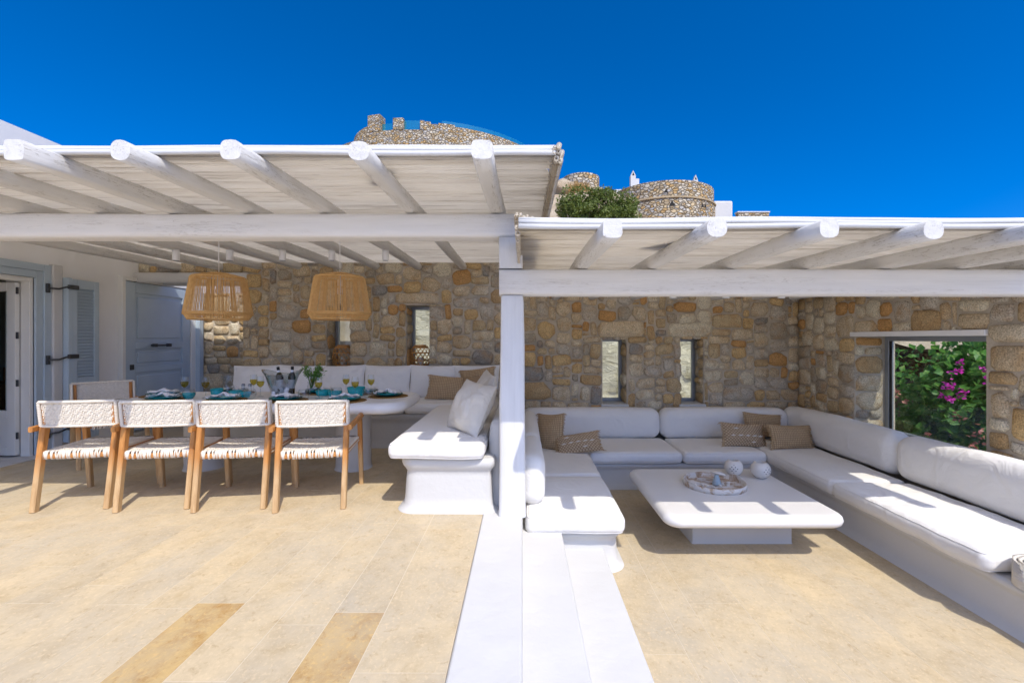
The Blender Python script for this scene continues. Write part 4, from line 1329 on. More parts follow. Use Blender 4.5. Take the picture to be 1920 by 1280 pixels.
pillow('darker jute pillow at the back of the right corner group', 0.25, 0.15, 0.07, (3.02, 5.72, 0.165), rad(8), rad(-14), rad(6), 'jute', GJ, 64, 0.025)
pillow('fringed jute pillow, rightmost of the lounge corner group', 0.27, 0.145, 0.075, (3.13, 5.30, 0.105), rad(10), rad(-20), rad(3), 'jute', GJ, 65, 0.045)

# ------------------------------------------------------------------ dining table and chairs
TZ = 0.70
dt = thing('dining_table', 'long white plaster dining table on two round pillars', 'table', (-2.365, 4.32, 0))
tp = [(-3.70, 3.85), (-1.03, 3.85), (-1.03, 4.79), (-3.70, 4.79)]
wb(loft(tp, [(0.598, -0.06), (0.604, -0.035), (0.622, -0.010), (0.648, 0.0), (0.672, -0.006), (0.690, -0.022), (0.698, -0.042), (0.700, -0.065)], 0.24, 10, 0.004, 6), 'table_top', 'tabletop', dt)
for X in (-3.10, -1.645):
    wb(MB().lathe([(0.176, 0.0), (0.174, 0.004), (0.167, 0.015), (0.164, 0.05), (0.163, 0.3), (0.165, 0.57), (0.18, 0.605)], 36, (X, 4.43, 0)), 'pillar', 'plaster', dt)

def bar(mb, p0, p1, w, d, w1=None, d1=None, c=0.006):
    """tapered chamfered bar, w across X, d across the other direction"""
    p0, p1 = Vector(p0), Vector(p1)
    t = (p1 - p0).normalized()
    ax = Vector((1, 0, 0)) if abs(t.x) < 0.9 else Vector((0, 0, 1))
    a = (ax - t * ax.dot(t)).normalized(); b = t.cross(a)
    vs = []
    for p, ww, dd in ((p0, w, d), (p1, w1 or w, d1 or d)):
        for (x, y) in ((-ww / 2 + c, -dd / 2), (ww / 2 - c, -dd / 2), (ww / 2, -dd / 2 + c), (ww / 2, dd / 2 - c), (ww / 2 - c, dd / 2), (-ww / 2 + c, dd / 2), (-ww / 2, dd / 2 - c), (-ww / 2, -dd / 2 + c)):
            vs.append(p + a * x + b * y)
    fs = [(k, (k + 1) % 8, 8 + (k + 1) % 8, 8 + k) for k in range(8)] + [tuple(range(7, -1, -1)), tuple(range(8, 16))]
    mb.add(vs, fs, False)
    return mb

def weave(W, H, nx, ny, fn, thick=0.0032, skip=()):
    """herringbone of flat strands; fn(u, v, n) maps to a point n metres off the surface"""
    mb = MB()
    def over(i, j):
        jj = j if (i // 3) % 2 == 0 else -j
        return ((i + jj) // 2) % 2 == 0
    hw = 0.43
    for i in range(nx):
        vs = []; fs = []
        m = ny + 1
        for j in range(m):
            n = thick * (1 if over(i, j) else -1)
            v = j / ny
            for (du, dn) in ((-hw, -0.0012), (0, 0.0014), (hw, -0.0012)):
                vs.append(fn((i + 0.5 + du) / nx, v, n + dn))
        for j in range(m - 1):
            for k in range(2):
                fs.append((j * 3 + k, j * 3 + k + 1, (j + 1) * 3 + k + 1, (j + 1) * 3 + k))
        mb.add(vs, fs, True)
    for j in range(ny):
        if j in skip: continue
        vs = []; fs = []
        m = nx + 1
        for i in range(m):
            n = -thick * (1 if over(i, j) else -1)
            for (dv, dn) in ((-hw, -0.0012), (0, 0.0014), (hw, -0.0012)):
                vs.append(fn(i / nx, (j + 0.5 + dv) / ny, n + dn))
        for i in range(m - 1):
            for k in range(2):
                fs.append((i * 3 + k, (i + 1) * 3 + k, (i + 1) * 3 + k + 1, i * 3 + k + 1))
        mb.add(vs, fs, True)
    return mb

def wrapped(mb, pts, r, pitch=0.011, n=7):
    """rope wound round a rail: a tube with a ridge at every turn"""
    P = [Vector(p) for p in pts]
    out = []; rr = []
    for a, b in zip(P[:-1], P[1:]):
        L = (b - a).length; k = max(2, int(L / pitch))
        for i in range(k):
            for (f, s) in ((0.0, 0.80), (0.3, 1.04), (0.7, 1.04)):
                out.append(a.lerp(b, (i + f) / k)); rr.append(r * s)
    out.append(P[-1]); rr.append(r * 0.8)
    mb.tube(out, rr, n, True)
    return mb

def make_chair():
    root = thing('dining_chair', 'x', 'chair', (0, 0, 0))
    for sx in (-1, 1):
        bar(MB(), (sx * 0.232, -0.285, 0.0), (sx * 0.236, -0.185, 0.605), 0.036, 0.050, 0.036, 0.058).build('leg', 'leg', root)
        bar(MB(), (sx * 0.262, 0.300, 0.0), (sx * 0.258, 0.235, 0.585), 0.034, 0.044, 0.036, 0.050).build('leg', 'leg', root)
        bar(MB(), (sx * 0.272, -0.262, 0.592), (sx * 0.270, 0.285, 0.602), 0.028, 0.040, 0.030, 0.048).build('armrest', 'teak', root)
        bar(MB(), (sx * 0.225, -0.20, 0.385), (sx * 0.240, 0.25, 0.395), 0.026, 0.040).build('seat_rail', 'teak', root)
    bar(MB(), (-0.25, 0.245, 0.395), (0.25, 0.245, 0.395), 0.036, 0.026).build('seat_rail', 'teak', root)
    bar(MB(), (-0.22, -0.215, 0.385), (0.22, -0.215, 0.385), 0.036, 0.026).build('seat_rail', 'teak', root)
    # backrest
    B0, B1, HW = 0.605, 0.785, 0.247
    def by(u): return -0.205 - 0.022 * (1 - (2 * u - 1) ** 2)
    def bf(u, v, n):
        return (HW * 0.93 * (2 * u - 1), by(u) - n - 0.022 * v, B0 + 0.012 + (B1 - B0 - 0.024) * v)
    o = weave(0.46, 0.16, 42, 14, bf).build('woven_back', 'rope', root); o['kind'] = 'stuff'
    bb = MB()
    K = 8
    top = [(HW * (2 * k / K - 1), by(k / K) - 0.022, B1) for k in range(K + 1)]
    bot = [(HW * (2 * k / K - 1), by(k / K), B0) for k in range(K + 1)]
    wrapped(bb, top, 0.0125); wrapped(bb, bot, 0.011)
    for sx in (-1, 1):
        e = 0 if sx < 0 else 1
        for dy, rr in ((0.0, 0.0125), (0.028, 0.0115)):
            wrapped(bb, [(sx * HW, by(e) + dy, B0), (sx * HW, by(e) - 0.022 + dy, B1)], rr, 0.012)
    bb.build('back_binding', 'rope', root)
    for sx in (-1, 1):
        bar(MB(), (sx * 0.222, -0.196, 0.59), (sx * 0.222, -0.216, 0.775), 0.026, 0.022).build('back_upright', 'teak', root)
    # seat
    def sf(u, v, n):
        w = 0.222 + 0.016 * v
        return (w * (2 * u - 1), -0.205 + 0.445 * v, 0.417 + n - 0.010 * math.sin(PI * u) * math.sin(PI * v))
    o = weave(0.46, 0.45, 42, 40, sf).build('woven_seat', 'rope', root); o['kind'] = 'stuff'
    sbm = MB()
    rw = random.Random(5)
    for (yy, hw_) in ((-0.2255, 0.226), (0.2615, 0.243)):
        nk_ = 44; k = 0
        while k < nk_:
            x = -hw_ + 2 * hw_ * (k + 0.5) / nk_
            gapk = (k % 14) in (4, 7, 9)
            if not gapk:
                dx = 0.004 * math.sin(k * 1.7)
                sgn = -1 if yy < 0 else 1
                sbm.tube([(x, yy - sgn * 0.018, 0.4225), (x, yy, 0.417), (x + dx, yy + sgn * 0.003, 0.392), (x + dx * 2, yy, 0.367), (x + dx * 2, yy - sgn * 0.02, 0.364)], 0.0058, 6, False)
            k += 1
    for sx in (-1, 1):
        wrapped(sbm, [(sx * 0.228, -0.21, 0.412), (sx * 0.243, 0.25, 0.412)], 0.012, 0.014)
        wrapped(sbm, [(sx * 0.232, -0.21, 0.385), (sx * 0.247, 0.25, 0.392)], 0.010, 0.026)
    sbm.build('seat_binding', 'rope', root)
    return root
chair = make_chair()
spots = [(-3.345, 3.60, 10, 'white rope and teak dining chair, leftmost of the front row'),
         (-2.745, 3.60, 9, 'white rope and teak dining chair, second from the left in the front row'),
         (-2.185, 3.60, 9, 'white rope and teak dining chair, third from the left in the front row'),
         (-1.600, 3.595, 10, 'white rope and teak dining chair nearest the bench, rightmost of the front row'),
         (-4.30, 4.72, -128, 'grey shaded rope and teak chair at the far left end of the dining table')]
first = True
tree = {}
for c in bpy.data.objects:
    if c.parent: tree.setdefault(c.parent.name, []).append(c)
for (x, y, a, lab) in spots:
    o = chair if first else copy_tree(chair, None, tree)
    first = False
    o.location = (x, y, 0); o.rotation_euler = (0, 0, rad(a))
    tag(o, lab, 'chair', 'rope dining chairs')

# ------------------------------------------------------------------ pendants
def pendant(X, Y, label):
    t = thing('pendant_lamp', label, 'lamp', (X, Y, 1.432), 0, 'rattan pendants')
    prof = [(0.085, 0.435), (0.215, 0.405), (0.228, 0.385), (0.280, 0.062), (0.272, 0.045), (0.245, 0.0)]
    mb = MB(); n = 132
    r_ = random.Random(int(X * 100))
    for k in range(n):
        a = 2 * PI * k / n + r_.uniform(-0.008, 0.008); c, s_ = math.cos(a), math.sin(a)
        pts = prof[(0 if k % 3 == 0 else 1):]
        P = []
        for i in range(len(pts) - 1):
            (r0, z0), (r1, z1) = pts[i], pts[i + 1]
            m = 3 if abs(z0 - z1) > 0.2 else 1
            for q in range(m):
                f = q / m
                P.append(((r0 + (r1 - r0) * f) * c, (r0 + (r1 - r0) * f) * s_, z0 + (z1 - z0) * f))
        P.append((pts[-1][0] * c, pts[-1][0] * s_, pts[-1][1]))
        mb.tube(P, 0.0036, 4, False)
    o = mb.build('shade_strings', 'cane', t); o['kind'] = 'stuff'
    for (r0, z0) in ((0.222, 0.396), (0.280, 0.062), (0.281, 0.050), (0.247, 0.002), (0.085, 0.435), (0.15, 0.42)):
        MB().tube([(r0 * math.cos(2 * PI * k / 48), r0 * math.sin(2 * PI * k / 48), z0) for k in range(48)], 0.0055, 6, False, True, True).build('ring', 'cane', t)
    MB().lathe([(0.0, 0.0), (0.086, 0.0), (0.086, 0.006), (0.0, 0.008)], 24, (0, 0, 0.433)).build('cap', 'cane', t)
    b = MB().lathe([(0.0, 0.238), (0.020, 0.24), (0.030, 0.262), (0.030, 0.276), (0.020, 0.30), (0.014, 0.318)], 18)
    b.build('bulb', simple('frosted_bulb', (0.75, 0.66, 0.60), 0.3, 0.02, 5, 0) if 'frosted_bulb' not in bpy.data.materials else bpy.data.materials['frosted_bulb'], t)
    MB().lathe([(0.020, 0.318), (0.020, 0.375), (0.012, 0.385), (0.004, 0.44)], 16).build('socket', 'whitemetal', t)
    top = zb_u(Y) + 0.103 - 1.432
    MB().tube([(0, 0, 0.435), (0, 0, top)], 0.004, 8).build('cord', 'whitemetal', t)
    MB().lathe([(0.004, -0.05), (0.03, -0.045), (0.045, 0.0)], 18, (0, 0, top)).build('ceiling_rose', 'whitemetal', t)
pendant(-2.885, 4.32, 'drum shaped honey rattan pendant on the left, in front of the blue door')
pendant(-1.735, 4.32, 'drum shaped honey rattan pendant on the right, in front of the stone wall')

# ------------------------------------------------------------------ rattan lanterns on the window sills
def lantern(X, Y, Z, label):
    t = thing('lantern', label, 'lantern', (X, Y, Z), 0, 'rattan lanterns')
    def prof(f):
        return 0.082 + 0.058 * math.sin(PI * min(1, max(0, f * 0.92 + 0.04))) ** 0.7
    H = 0.265
    mb = MB()
    nst = 14
    for d in (-1, 1):
        for k in range(nst):
            P = []
            for i in range(13):
                f = i / 12
                a = 2 * PI * k / nst + d * f * 1.5
                r = prof(f)
                P.append((r * math.cos(a), r * math.sin(a), 0.012 + H * f))
            mb.tube(P, 0.0042, 4, False)
    o = mb.build('lattice', 'cane_dark', t); o['kind'] = 'stuff'
    for f in (0.0, 0.06, 0.30, 0.68, 0.94, 1.0):
        r = prof(f)
        MB().tube([(r * math.cos(2 * PI * k / 30), r * math.sin(2 * PI * k / 30), 0.012 + H * f) for k in range(30)], 0.008 if f in (0, 1) else 0.0055, 6, False, True, True).build('hoop', 'cane_dark', t)
    MB().lathe([(0.0, 0.0), (0.085, 0.0), (0.088, 0.012), (0.0, 0.014)], 24).build('base', 'cane_dark', t)
    MB().lathe([(0.068, 0.27), (0.075, 0.277), (0.078, 0.30), (0.070, 0.302), (0.066, 0.27)], 24).build('collar', 'cane_dark', t)
    MB().lathe([(0.0, 0.014), (0.040, 0.014), (0.040, 0.13), (0.0, 0.132)], 18).build('candle', 'ceramic', t)
    MB().lathe([(0.052, 0.014), (0.052, 0.20)], 20).build('glass', 'glass', t)
lantern(-2.455, WY + 0.13, 0.866, 'brown rattan lantern in the left slit window, half behind its edge')
lantern(-1.40, WY + 0.13, 0.866, 'brown rattan lantern in the right slit window above the dining bench')

# ------------------------------------------------------------------ tableware
def lathe_obj(name, prof, mat, parent, n=28, loc=(0, 0, 0), cap0=False, cap1=False):
    return MB().lathe(prof, n, (0, 0, 0), True, cap0, cap1).build(name, mat, parent, loc)

seats = [(-3.22, 4.08, 'leftmost on the near side'), (-2.665, 4.06, 'second from the left on the near side'), (-2.115, 4.06, 'third from the left on the near side'), (-1.575, 4.03, 'rightmost on the near side'),
         (-1.285, 4.35, 'at the right end of the table'), (-1.60, 4.60, 'on the far side near the right end'), (-2.055, 4.60, 'on the far side in the middle'), (-2.92, 4.60, 'on the far side behind the glass jug'), (-3.46, 4.38, 'at the left end of the table')]
rs = random.Random(3)
def spiral_mat(rm):
    prof = []
    n = 26
    for k in range(n):
        r0 = rm * k / n
        prof += [(r0, 0.003), (r0 + rm / n * 0.5, 0.006)]
    prof += [(rm, 0.003), (rm, 0.0)]
    return prof
mesh_cache = {}
def cached(key, fn, name, parent=None, loc=(0, 0, 0)):
    if key not in mesh_cache:
        o = fn(); mesh_cache[key] = o.data; bpy.data.objects.remove(o)
    o = bpy.data.objects.new(name, mesh_cache[key]); COL.objects.link(o); o.parent = parent; o.location = loc
    return o
def napkin_mesh(seed):
    mb = MB(); n = 14
    r_ = random.Random(seed)
    for lay_ in range(2):
        vs = []; fs = []
        for j in range(n + 1):
            for i in range(n + 1):
                u = i / n - 0.5; v = j / n - 0.5
                pinch = 1 - 0.65 * math.exp(-(u / 0.14) ** 2)
                x = u * (0.25 - 0.03 * lay_); y = v * 0.12 * pinch
                z = 0.006 + 0.012 * lay_ + 0.030 * math.exp(-(u / 0.2) ** 2) * (1 - abs(v)) + 0.016 * noise.noise(Vector((u * 7 + seed, v * 9, lay_ * 3))) + 0.05 * max(0, abs(u) - 0.33) * (1 if u > 0 else 0.6)
                vs.append((x, y, max(0.003, z)))
        for j in range(n):
            for i in range(n):
                fs.append((j * (n + 1) + i, j * (n + 1) + i + 1, (j + 1) * (n + 1) + i + 1, (j + 1) * (n + 1) + i))
        mb.add(vs, fs, True)
    return mb
for k, (x, y, w) in enumerate(seats):
    t = cached('mat', lambda: lathe_obj('placemat', spiral_mat(0.185), 'jutemat', None, 36), 'placemat', None, (x, y, TZ))
    tag(t, 'round woven placemat ' + w, 'placemat', 'woven placemats')
    p = thing('plate', 'green glazed plate set ' + w, 'plate', (x, y, TZ + 0.006), rs.uniform(0, 3), 'green plates')
    cached('pl', lambda: lathe_obj('rim', [(0.0, 0.004), (0.07, 0.0), (0.085, 0.004), (0.132, 0.018), (0.136, 0.021), (0.132, 0.023), (0.09, 0.010), (0.0, 0.009)], 'plate', None, 36), 'dinner_plate', p)
    cached('ps', lambda: lathe_obj('rim', [(0.0, 0.013), (0.06, 0.012), (0.075, 0.015), (0.104, 0.026), (0.107, 0.029), (0.103, 0.031), (0.07, 0.020), (0.0, 0.019)], 'teal', None, 36), 'side_plate', p)
    nk = cached('nap%d' % (k % 3), lambda: napkin_mesh(k * 5 + 1).build('napkin', 'napkin', None), 'napkin', None, (x, y, TZ + 0.026))
    nk.rotation_euler = (0, 0, rad(rs.uniform(-25, 35)))
    tag(nk, 'white folded napkin on the plate ' + w, 'napkin', 'white napkins')

def wine_glass(x, y, lab):
    t = thing('wine_glass', lab, 'wine glass', (x, y, TZ), 0, 'glasses of white wine')
    cached('wg', lambda: lathe_obj('g', [(0.0, 0.004), (0.030, 0.002), (0.032, 0.003), (0.010, 0.008), (0.004, 0.02), (0.004, 0.085), (0.010, 0.093), (0.028, 0.112), (0.034, 0.135), (0.031, 0.17), (0.027, 0.195)], 'glass', None, 22), 'glass_body', t)
    cached('ww', lambda: lathe_obj('w', [(0.002, 0.092), (0.010, 0.095), (0.027, 0.113), (0.0325, 0.133), (0.032, 0.147), (0.0, 0.147)], 'wine', None, 22), 'wine', t)
for (x, y, lab) in [(-3.18, 4.28, 'leftmost glass of white wine on the table'), (-2.94, 4.22, 'glass of white wine beside the glass jug'), (-2.66, 4.50, 'glass of white wine left of the ice bucket, farther back'), (-2.49, 4.32, 'glass of white wine touching the left of the ice bucket'),
                    (-1.885, 4.20, 'glass of white wine just right of the ice bucket, near side'), (-1.77, 4.56, 'glass of white wine on the far side, third from the right'), (-1.565, 4.25, 'glass of white wine in front of the teal tumbler'), (-1.50, 4.50, 'rightmost glass of white wine on the table'), (-2.12, 4.62, 'glass of white wine half hidden behind the ice bucket')]:
    wine_glass(x, y, lab)
def teal_bowl(x, y, r, h, lab):
    o = lathe_obj('bowl', [(0.0, 0.004), (r * 0.72, 0.0), (r * 0.82, 0.006), (r, h), (r * 0.95, h), (r * 0.76, 0.012), (0.0, 0.010)], 'teal', None, 28, (x, y, TZ))
    tag(o, lab, 'bowl', 'teal glazed bowls')
for (x, y, r, h, lab) in [(-2.93, 4.36, 0.055, 0.075, 'teal bowl behind the stemless glass at left'), (-2.62, 4.28, 0.06, 0.05, 'shallow teal bowl left of the ice bucket'), (-2.78, 4.40, 0.06, 0.05, 'shallow teal bowl right of the glass jug'),
                          (-1.94, 4.42, 0.07, 0.05, 'shallow teal bowl right of the ice bucket'), (-1.80, 4.36, 0.065, 0.05, 'shallow teal bowl in the middle of the right half'), (-1.61, 4.40, 0.085, 0.085, 'deep teal bowl near the right end')]:
    teal_bowl(x, y, r, h, lab)
def stemless(x, y, lab, teal=False):
    t = thing('stemless_glass', lab, 'glass', (x, y, TZ), 0, 'round stemless glasses')
    prof = [(0.0, 0.004), (0.026, 0.002), (0.042, 0.018), (0.052, 0.045), (0.048, 0.075), (0.040, 0.092)]
    cached('sg', lambda: lathe_obj('g', prof, 'glass', None, 24), 'glass_body', t)
    if teal:
        lathe_obj('teal_liner', [(0.0, 0.006), (0.026, 0.005), (0.041, 0.020), (0.0505, 0.045), (0.049, 0.062), (0.0, 0.062)], 'teal', t, 24)
stemless(-3.03, 4.13, 'stemless glass with teal contents between the left place settings', True)
stemless(-2.475, 4.13, 'clear stemless glass left of the ice bucket')
stemless(-1.99, 4.14, 'clear stemless glass right of the ice bucket')
stemless(-1.44, 4.24, 'clear stemless glass near the right end')
stemless(-1.76, 4.30, 'clear stemless glass between the teal bowls')
# carafe, shakers
t = thing('carafe', 'clear glass water carafe behind the wine glasses at left', 'carafe', (-2.92, 4.50, TZ))
lathe_obj('carafe_body', [(0.0, 0.004), (0.052, 0.002), (0.058, 0.02), (0.058, 0.085), (0.040, 0.115), (0.034, 0.135), (0.050, 0.165), (0.052, 0.185)], 'glass', t, 26)
lathe_obj('water', [(0.0, 0.006), (0.054, 0.006), (0.055, 0.07), (0.0, 0.07)], 'glass', t, 26)
for (x, lab) in ((-2.745, 'clear glass shaker right of the carafe'), (-2.68, 'slim clear glass shaker nearest the white pillow')):
    t = thing('shaker', lab, 'shaker', (x, 4.47, TZ), 0, 'glass shakers')
    lathe_obj('shaker_body', [(0.0, 0.003), (0.022, 0.002), (0.024, 0.02), (0.018, 0.07), (0.016, 0.085)], 'glass', t, 18)
    lathe_obj('cap', [(0.0172, 0.085), (0.0175, 0.10), (0.012, 0.11), (0.0, 0.112)], 'alu', t, 18)
# ice bucket with two bottles
t = thing('ice_bucket', 'large oval clear ice bucket on the dining table', 'ice bucket', (-2.305, 4.36, TZ))
mb = MB(); prof = [(0.0, 0.006), (0.08, 0.003), (0.095, 0.02), (0.115, 0.09), (0.15, 0.17), (0.178, 0.205), (0.182, 0.213), (0.172, 0.208), (0.14, 0.165), (0.105, 0.09), (0.085, 0.025), (0.0, 0.016)]
vs = []; fs = []; n = 36
for (r, z) in prof:
    for k in range(n):
        a = 2 * PI * k / n
        vs.append((r * math.cos(a) * 1.03, r * math.sin(a) * 0.68, z + (0.04 * max(0, z - 0.1) / 0.1 * math.cos(a) ** 2 if z > 0.1 else 0)))
for i in range(len(prof) - 1):
    for k in range(n):
        fs.append((i * n + k, i * n + (k + 1) % n, (i + 1) * n + (k + 1) % n, (i + 1) * n + k))
mb.add(vs, fs, True).build('bucket_wall', 'icebucket', t)
r_ = random.Random(9)
ic = MB()
for k in range(26):
    x, y, z = r_.uniform(-0.085, 0.085), r_.uniform(-0.055, 0.055), r_.uniform(0.03, 0.11)
    s_ = 0.016
    v8, f6 = rbox_data(s_, s_, s_, 0.005, 1)
    R3 = Euler((r_.uniform(0, 3), r_.uniform(0, 3), r_.uniform(0, 3))).to_matrix()
    ic.add([R3 @ Vector(p) + Vector((x, y, z)) for p in v8], f6, True)
ic.build('ice', 'napkin', t)['kind'] = 'stuff'
for (dx, dy, lean, lab) in ((0.0, 0.0, rad(-9), 'dark green wine bottle leaning in the ice bucket, left one'), (0.075, 0.02, rad(3), 'dark wine bottle in the ice bucket, right one')):
    b = thing('wine_bottle', lab, 'bottle', (-2.305 + dx, 4.36 + dy, TZ + 0.022), 0, 'bottles in the ice bucket')
    b.rotation_euler = (0, lean, 0); b.scale = (0.86, 0.86, 0.92)
    lathe_obj('bottle_body', [(0.0, 0.002), (0.036, 0.002), (0.038, 0.01), (0.038, 0.175), (0.030, 0.205), (0.015, 0.23), (0.0145, 0.275)], 'bottle', b, 22)
    lathe_obj('wine_fill', [(0.0, 0.006), (0.034, 0.006), (0.034, 0.15), (0.0, 0.15)], simple('dark_wine', (0.02, 0.022, 0.006), 0.3, 0.1, 5, 0) if 'dark_wine' not in bpy.data.materials else bpy.data.materials['dark_wine'], b, 18)
    lathe_obj('foil', [(0.0158, 0.245), (0.0158, 0.285), (0.0, 0.287)], 'dark', b, 18)
    lathe_obj('neck_label', [(0.0165, 0.222), (0.0162, 0.25)], 'napkin', b, 18)
    lathe_obj('label', [(0.0388, 0.06), (0.0388, 0.15)], 'napkin', b, 22)

# leaves ------------------------------------------------------------
def leaves(mb, pts, smin, smax, rng, fold=0.25, up=0.3, wide=0.55):
    for p in pts:
        s_ = rng.uniform(smin, smax)
        d = Vector((rng.gauss(0, 1), rng.gauss(0, 1), rng.gauss(0, 0.8))).normalized()
        nrm = Vector((rng.gauss(0, 0.7), rng.gauss(0, 0.7), up + abs(rng.gauss(0, 0.7))))
        side = d.cross(nrm)
        if side.length < 1e-3: continue
        side.normalize(); nn = side.cross(d)
        p = Vector(p)
        mb.add([p - d * s_ * 0.5, p + side * s_ * wide * 0.5 + nn * fold * s_ * 0.4, p + d * s_ * 0.55, p - side * s_ * wide * 0.5 + nn * fold * s_ * 0.4, p + d * s_ * 0.05],
               [(0, 1, 4), (1, 2, 4), (2, 3, 4), (3, 0, 4)], False)
t = thing('flower_vase', 'small vase of green sprigs and pink blossom behind the ice bucket', 'flowers', (-2.13, 4.58, TZ))
lathe_obj('vase', [(0.0, 0.003), (0.035, 0.003), (0.045, 0.04), (0.030, 0.10), (0.034, 0.12)], 'glass', t, 22)
r_ = random.Random(21)
stm = MB(); lv = MB(); fl = MB()
for k in range(26):
    a = r_.uniform(0, 2 * PI); sp = r_.uniform(0.03, 0.17); hgt = r_.uniform(0.15, 0.26) - sp * 0.25
    P = [(0, 0, 0.02), (math.cos(a) * sp * 0.3, math.sin(a) * sp * 0.3, 0.13), (math.cos(a) * sp, math.sin(a) * sp, 0.05 + hgt)]
    stm.tube(P, 0.0018, 4, False)
    pts = []
    for q in range(16):
        f = 0.35 + 0.65 * q / 15
        pa, pb = Vector(P[1]), Vector(P[2])
        pts.append(pa.lerp(pb, f) + Vector((r_.gauss(0, 0.014), r_.gauss(0, 0.014), r_.gauss(0, 0.014))))
    leaves(lv, pts, 0.022, 0.042, r_, wide=0.34)
    if k % 5 == 0:
        leaves(fl, [Vector(P[2]) + Vector((r_.gauss(0, 0.012), r_.gauss(0, 0.012), r_.gauss(0, 0.012))) for q in range(14)], 0.010, 0.018, r_)
stm.build('stems', 'leaf', t); o = lv.build('foliage', 'leaf', t); o['kind'] = 'stuff'
o = fl.build('blossom', 'bract_old', t); o['kind'] = 'stuff'

# ------------------------------------------------------------------ lounge: coffee table, tray, candle holders, towel
CT = -0.076
ct = thing('coffee_table', 'large low white coffee table with rounded corners', 'table', (1.76, 4.03, RF))
wb(loft([(1.07, 3.38), (2.45, 3.38), (2.45, 4.69), (1.07, 4.69)], [(CT - 0.098, -0.06), (CT - 0.094, -0.036), (CT - 0.078, -0.012), (CT - 0.05, 0.0), (CT - 0.024, -0.008), (CT - 0.008, -0.026), (CT - 0.001, -0.046), (CT, -0.07)], 0.13, 10, 0.003, 9), 'table_top', 'tabletop', ct)
wb(loft([(1.41, 3.78), (2.24, 3.78), (2.24, 4.42), (1.41, 4.42)], [(RF, 0.006), (RF + 0.01, 0.0), (CT - 0.095, 0.0)], 0.012, 3), 'table_base', 'plaster', ct)

tr = thing('round_tray', 'round whitewashed carved wooden tray on the coffee table', 'tray', (1.735, 4.12, CT))
RT = 0.268
MB().lathe([(0.0, 0.006), (RT - 0.012, 0.006), (RT - 0.010, 0.046), (RT - 0.005, 0.049), (RT, 0.046), (RT, 0.0), (0.0, 0.0)], 48).build('rim', 'tray', tr)
rb = MB()
for k in range(17):
    y = -0.20 + 0.025 * k
    w = math.sqrt(max(0, (RT - 0.03) ** 2 - y * y))
    P = []
    for i in range(11):
        x = -w + 2 * w * i / 10
        P.append((x, y + 0.016 * math.sin(x * 16 + k * 0.5), 0.008 + 0.003 * math.sin(i * 2.1 + k)))
    rb.tube(P, 0.006, 5, False)
rb.build('carving', 'tray', tr)
for (a, b) in ((0.12, 0.6), (3.3, 3.75)):
    MB().tube([((RT - 0.003) * math.cos(a + (b - a) * k / 8), (RT - 0.003) * math.sin(a + (b - a) * k / 8), 0.050 + 0.008 * math.sin(PI * k / 8)) for k in range(9)], 0.006, 8).build('handle', 'tray', tr)
fg = thing('mushroom_ornament', 'small grey blue ceramic mushroom standing in the round tray', 'ornament', (1.745, 4.09, CT + 0.012))
lathe_obj('stalk', [(0.0, 0.0), (0.036, 0.0), (0.040, 0.012), (0.030, 0.045), (0.018, 0.085), (0.016, 0.095)], 'greyglaze', fg, 22)
o = lathe_obj('mushroom_cap', [(0.0, 0.088), (0.045, 0.092), (0.062, 0.098), (0.058, 0.108), (0.03, 0.122), (0.0, 0.126)], 'ceramic', fg, 24); o.rotation_euler = (rad(-12), rad(14), 0)
for k, (x, y) in enumerate([(-0.10, -0.10), (-0.06, -0.12), (0.06, -0.03), (0.10, -0.06), (0.02, -0.08), (-0.13, -0.06), (0.13, 0.0)]):
    v8, f6 = rbox_data(0.014, 0.011, 0.010, 0.008, 2)
    o = tag(MB().add(v8, f6).build('pebble', 'ceramic', None, (1.735 + x, 4.12 + y, CT + 0.024)), ('pale pebble at the left front of the round tray', 'pale pebble at the very front of the round tray', 'pale pebble just right of the mushroom ornament', 'pale pebble at the right front of the round tray', 'pale pebble in front of the mushroom ornament', 'leftmost pale pebble in the round tray', 'rightmost pale pebble in the round tray')[k], 'pebble', 'pebbles in the tray')
    o.rotation_euler = (0, 0, k)

def candle_holder(X, Y, r, lab, seed):
    t = thing('candle_holder', lab, 'candle holder', (X, Y, CT), rad(seed * 40), 'pierced ceramic candle holders')
    prof = []
    for k in range(15):
        a = rad(-72 + 128 * k / 14)
        prof.append((r * math.cos(a) * 1.02, r * 0.95 + r * math.sin(a)))
    z0 = prof[0][1]
    prof = [(0.0, 0.0)] + [(p, q - z0) for p, q in prof]
    top = prof[-1]
    inner = [(top[0] - 0.008, top[1] - 0.001), (top[0] + 0.002, top[1] - 0.03), (r * 0.86, r * 0.8), (r * 0.5, 0.02), (0.0, 0.016)]
    MB().lathe(prof + inner, 36).build('shell', 'ceramic', t)
    cz = r * 0.95 - z0
    for (ph, th) in [(ph0 + d, tt) for ph0 in (205, 330) for (d, tt) in ((0, 0), (11, 13), (-11, 13), (2, 26), (14, -12), (-10, -13), (24, 2), (0, -26), (-22, 0))]:
        a, e = rad(ph), rad(th)
        d = Vector((math.cos(e) * math.cos(a), math.cos(e) * math.sin(a), math.sin(e)))
        u = d.orthogonal().normalized(); v = d.cross(u)
        c = d * (r * 1.012) + Vector((0, 0, cz)); c.x *= 1.01; c.y *= 1.01
        hr = 0.0048 if (abs(th) < 14) else 0.0034
        vs = [c + (u * math.cos(2 * PI * k / 8) + v * math.sin(2 * PI * k / 8)) * hr for k in range(8)]
        vs += [q - d * 0.006 for q in vs]
        MB().add(vs, [tuple(range(8))] + [(k, 8 + k, 8 + (k + 1) % 8, (k + 1) % 8) for k in range(8)], False).build('hole', 'dark', t)
candle_holder(2.055, 4.43, 0.083, 'white pierced ceramic candle holder farther from the bench end, left of the pair', 1)
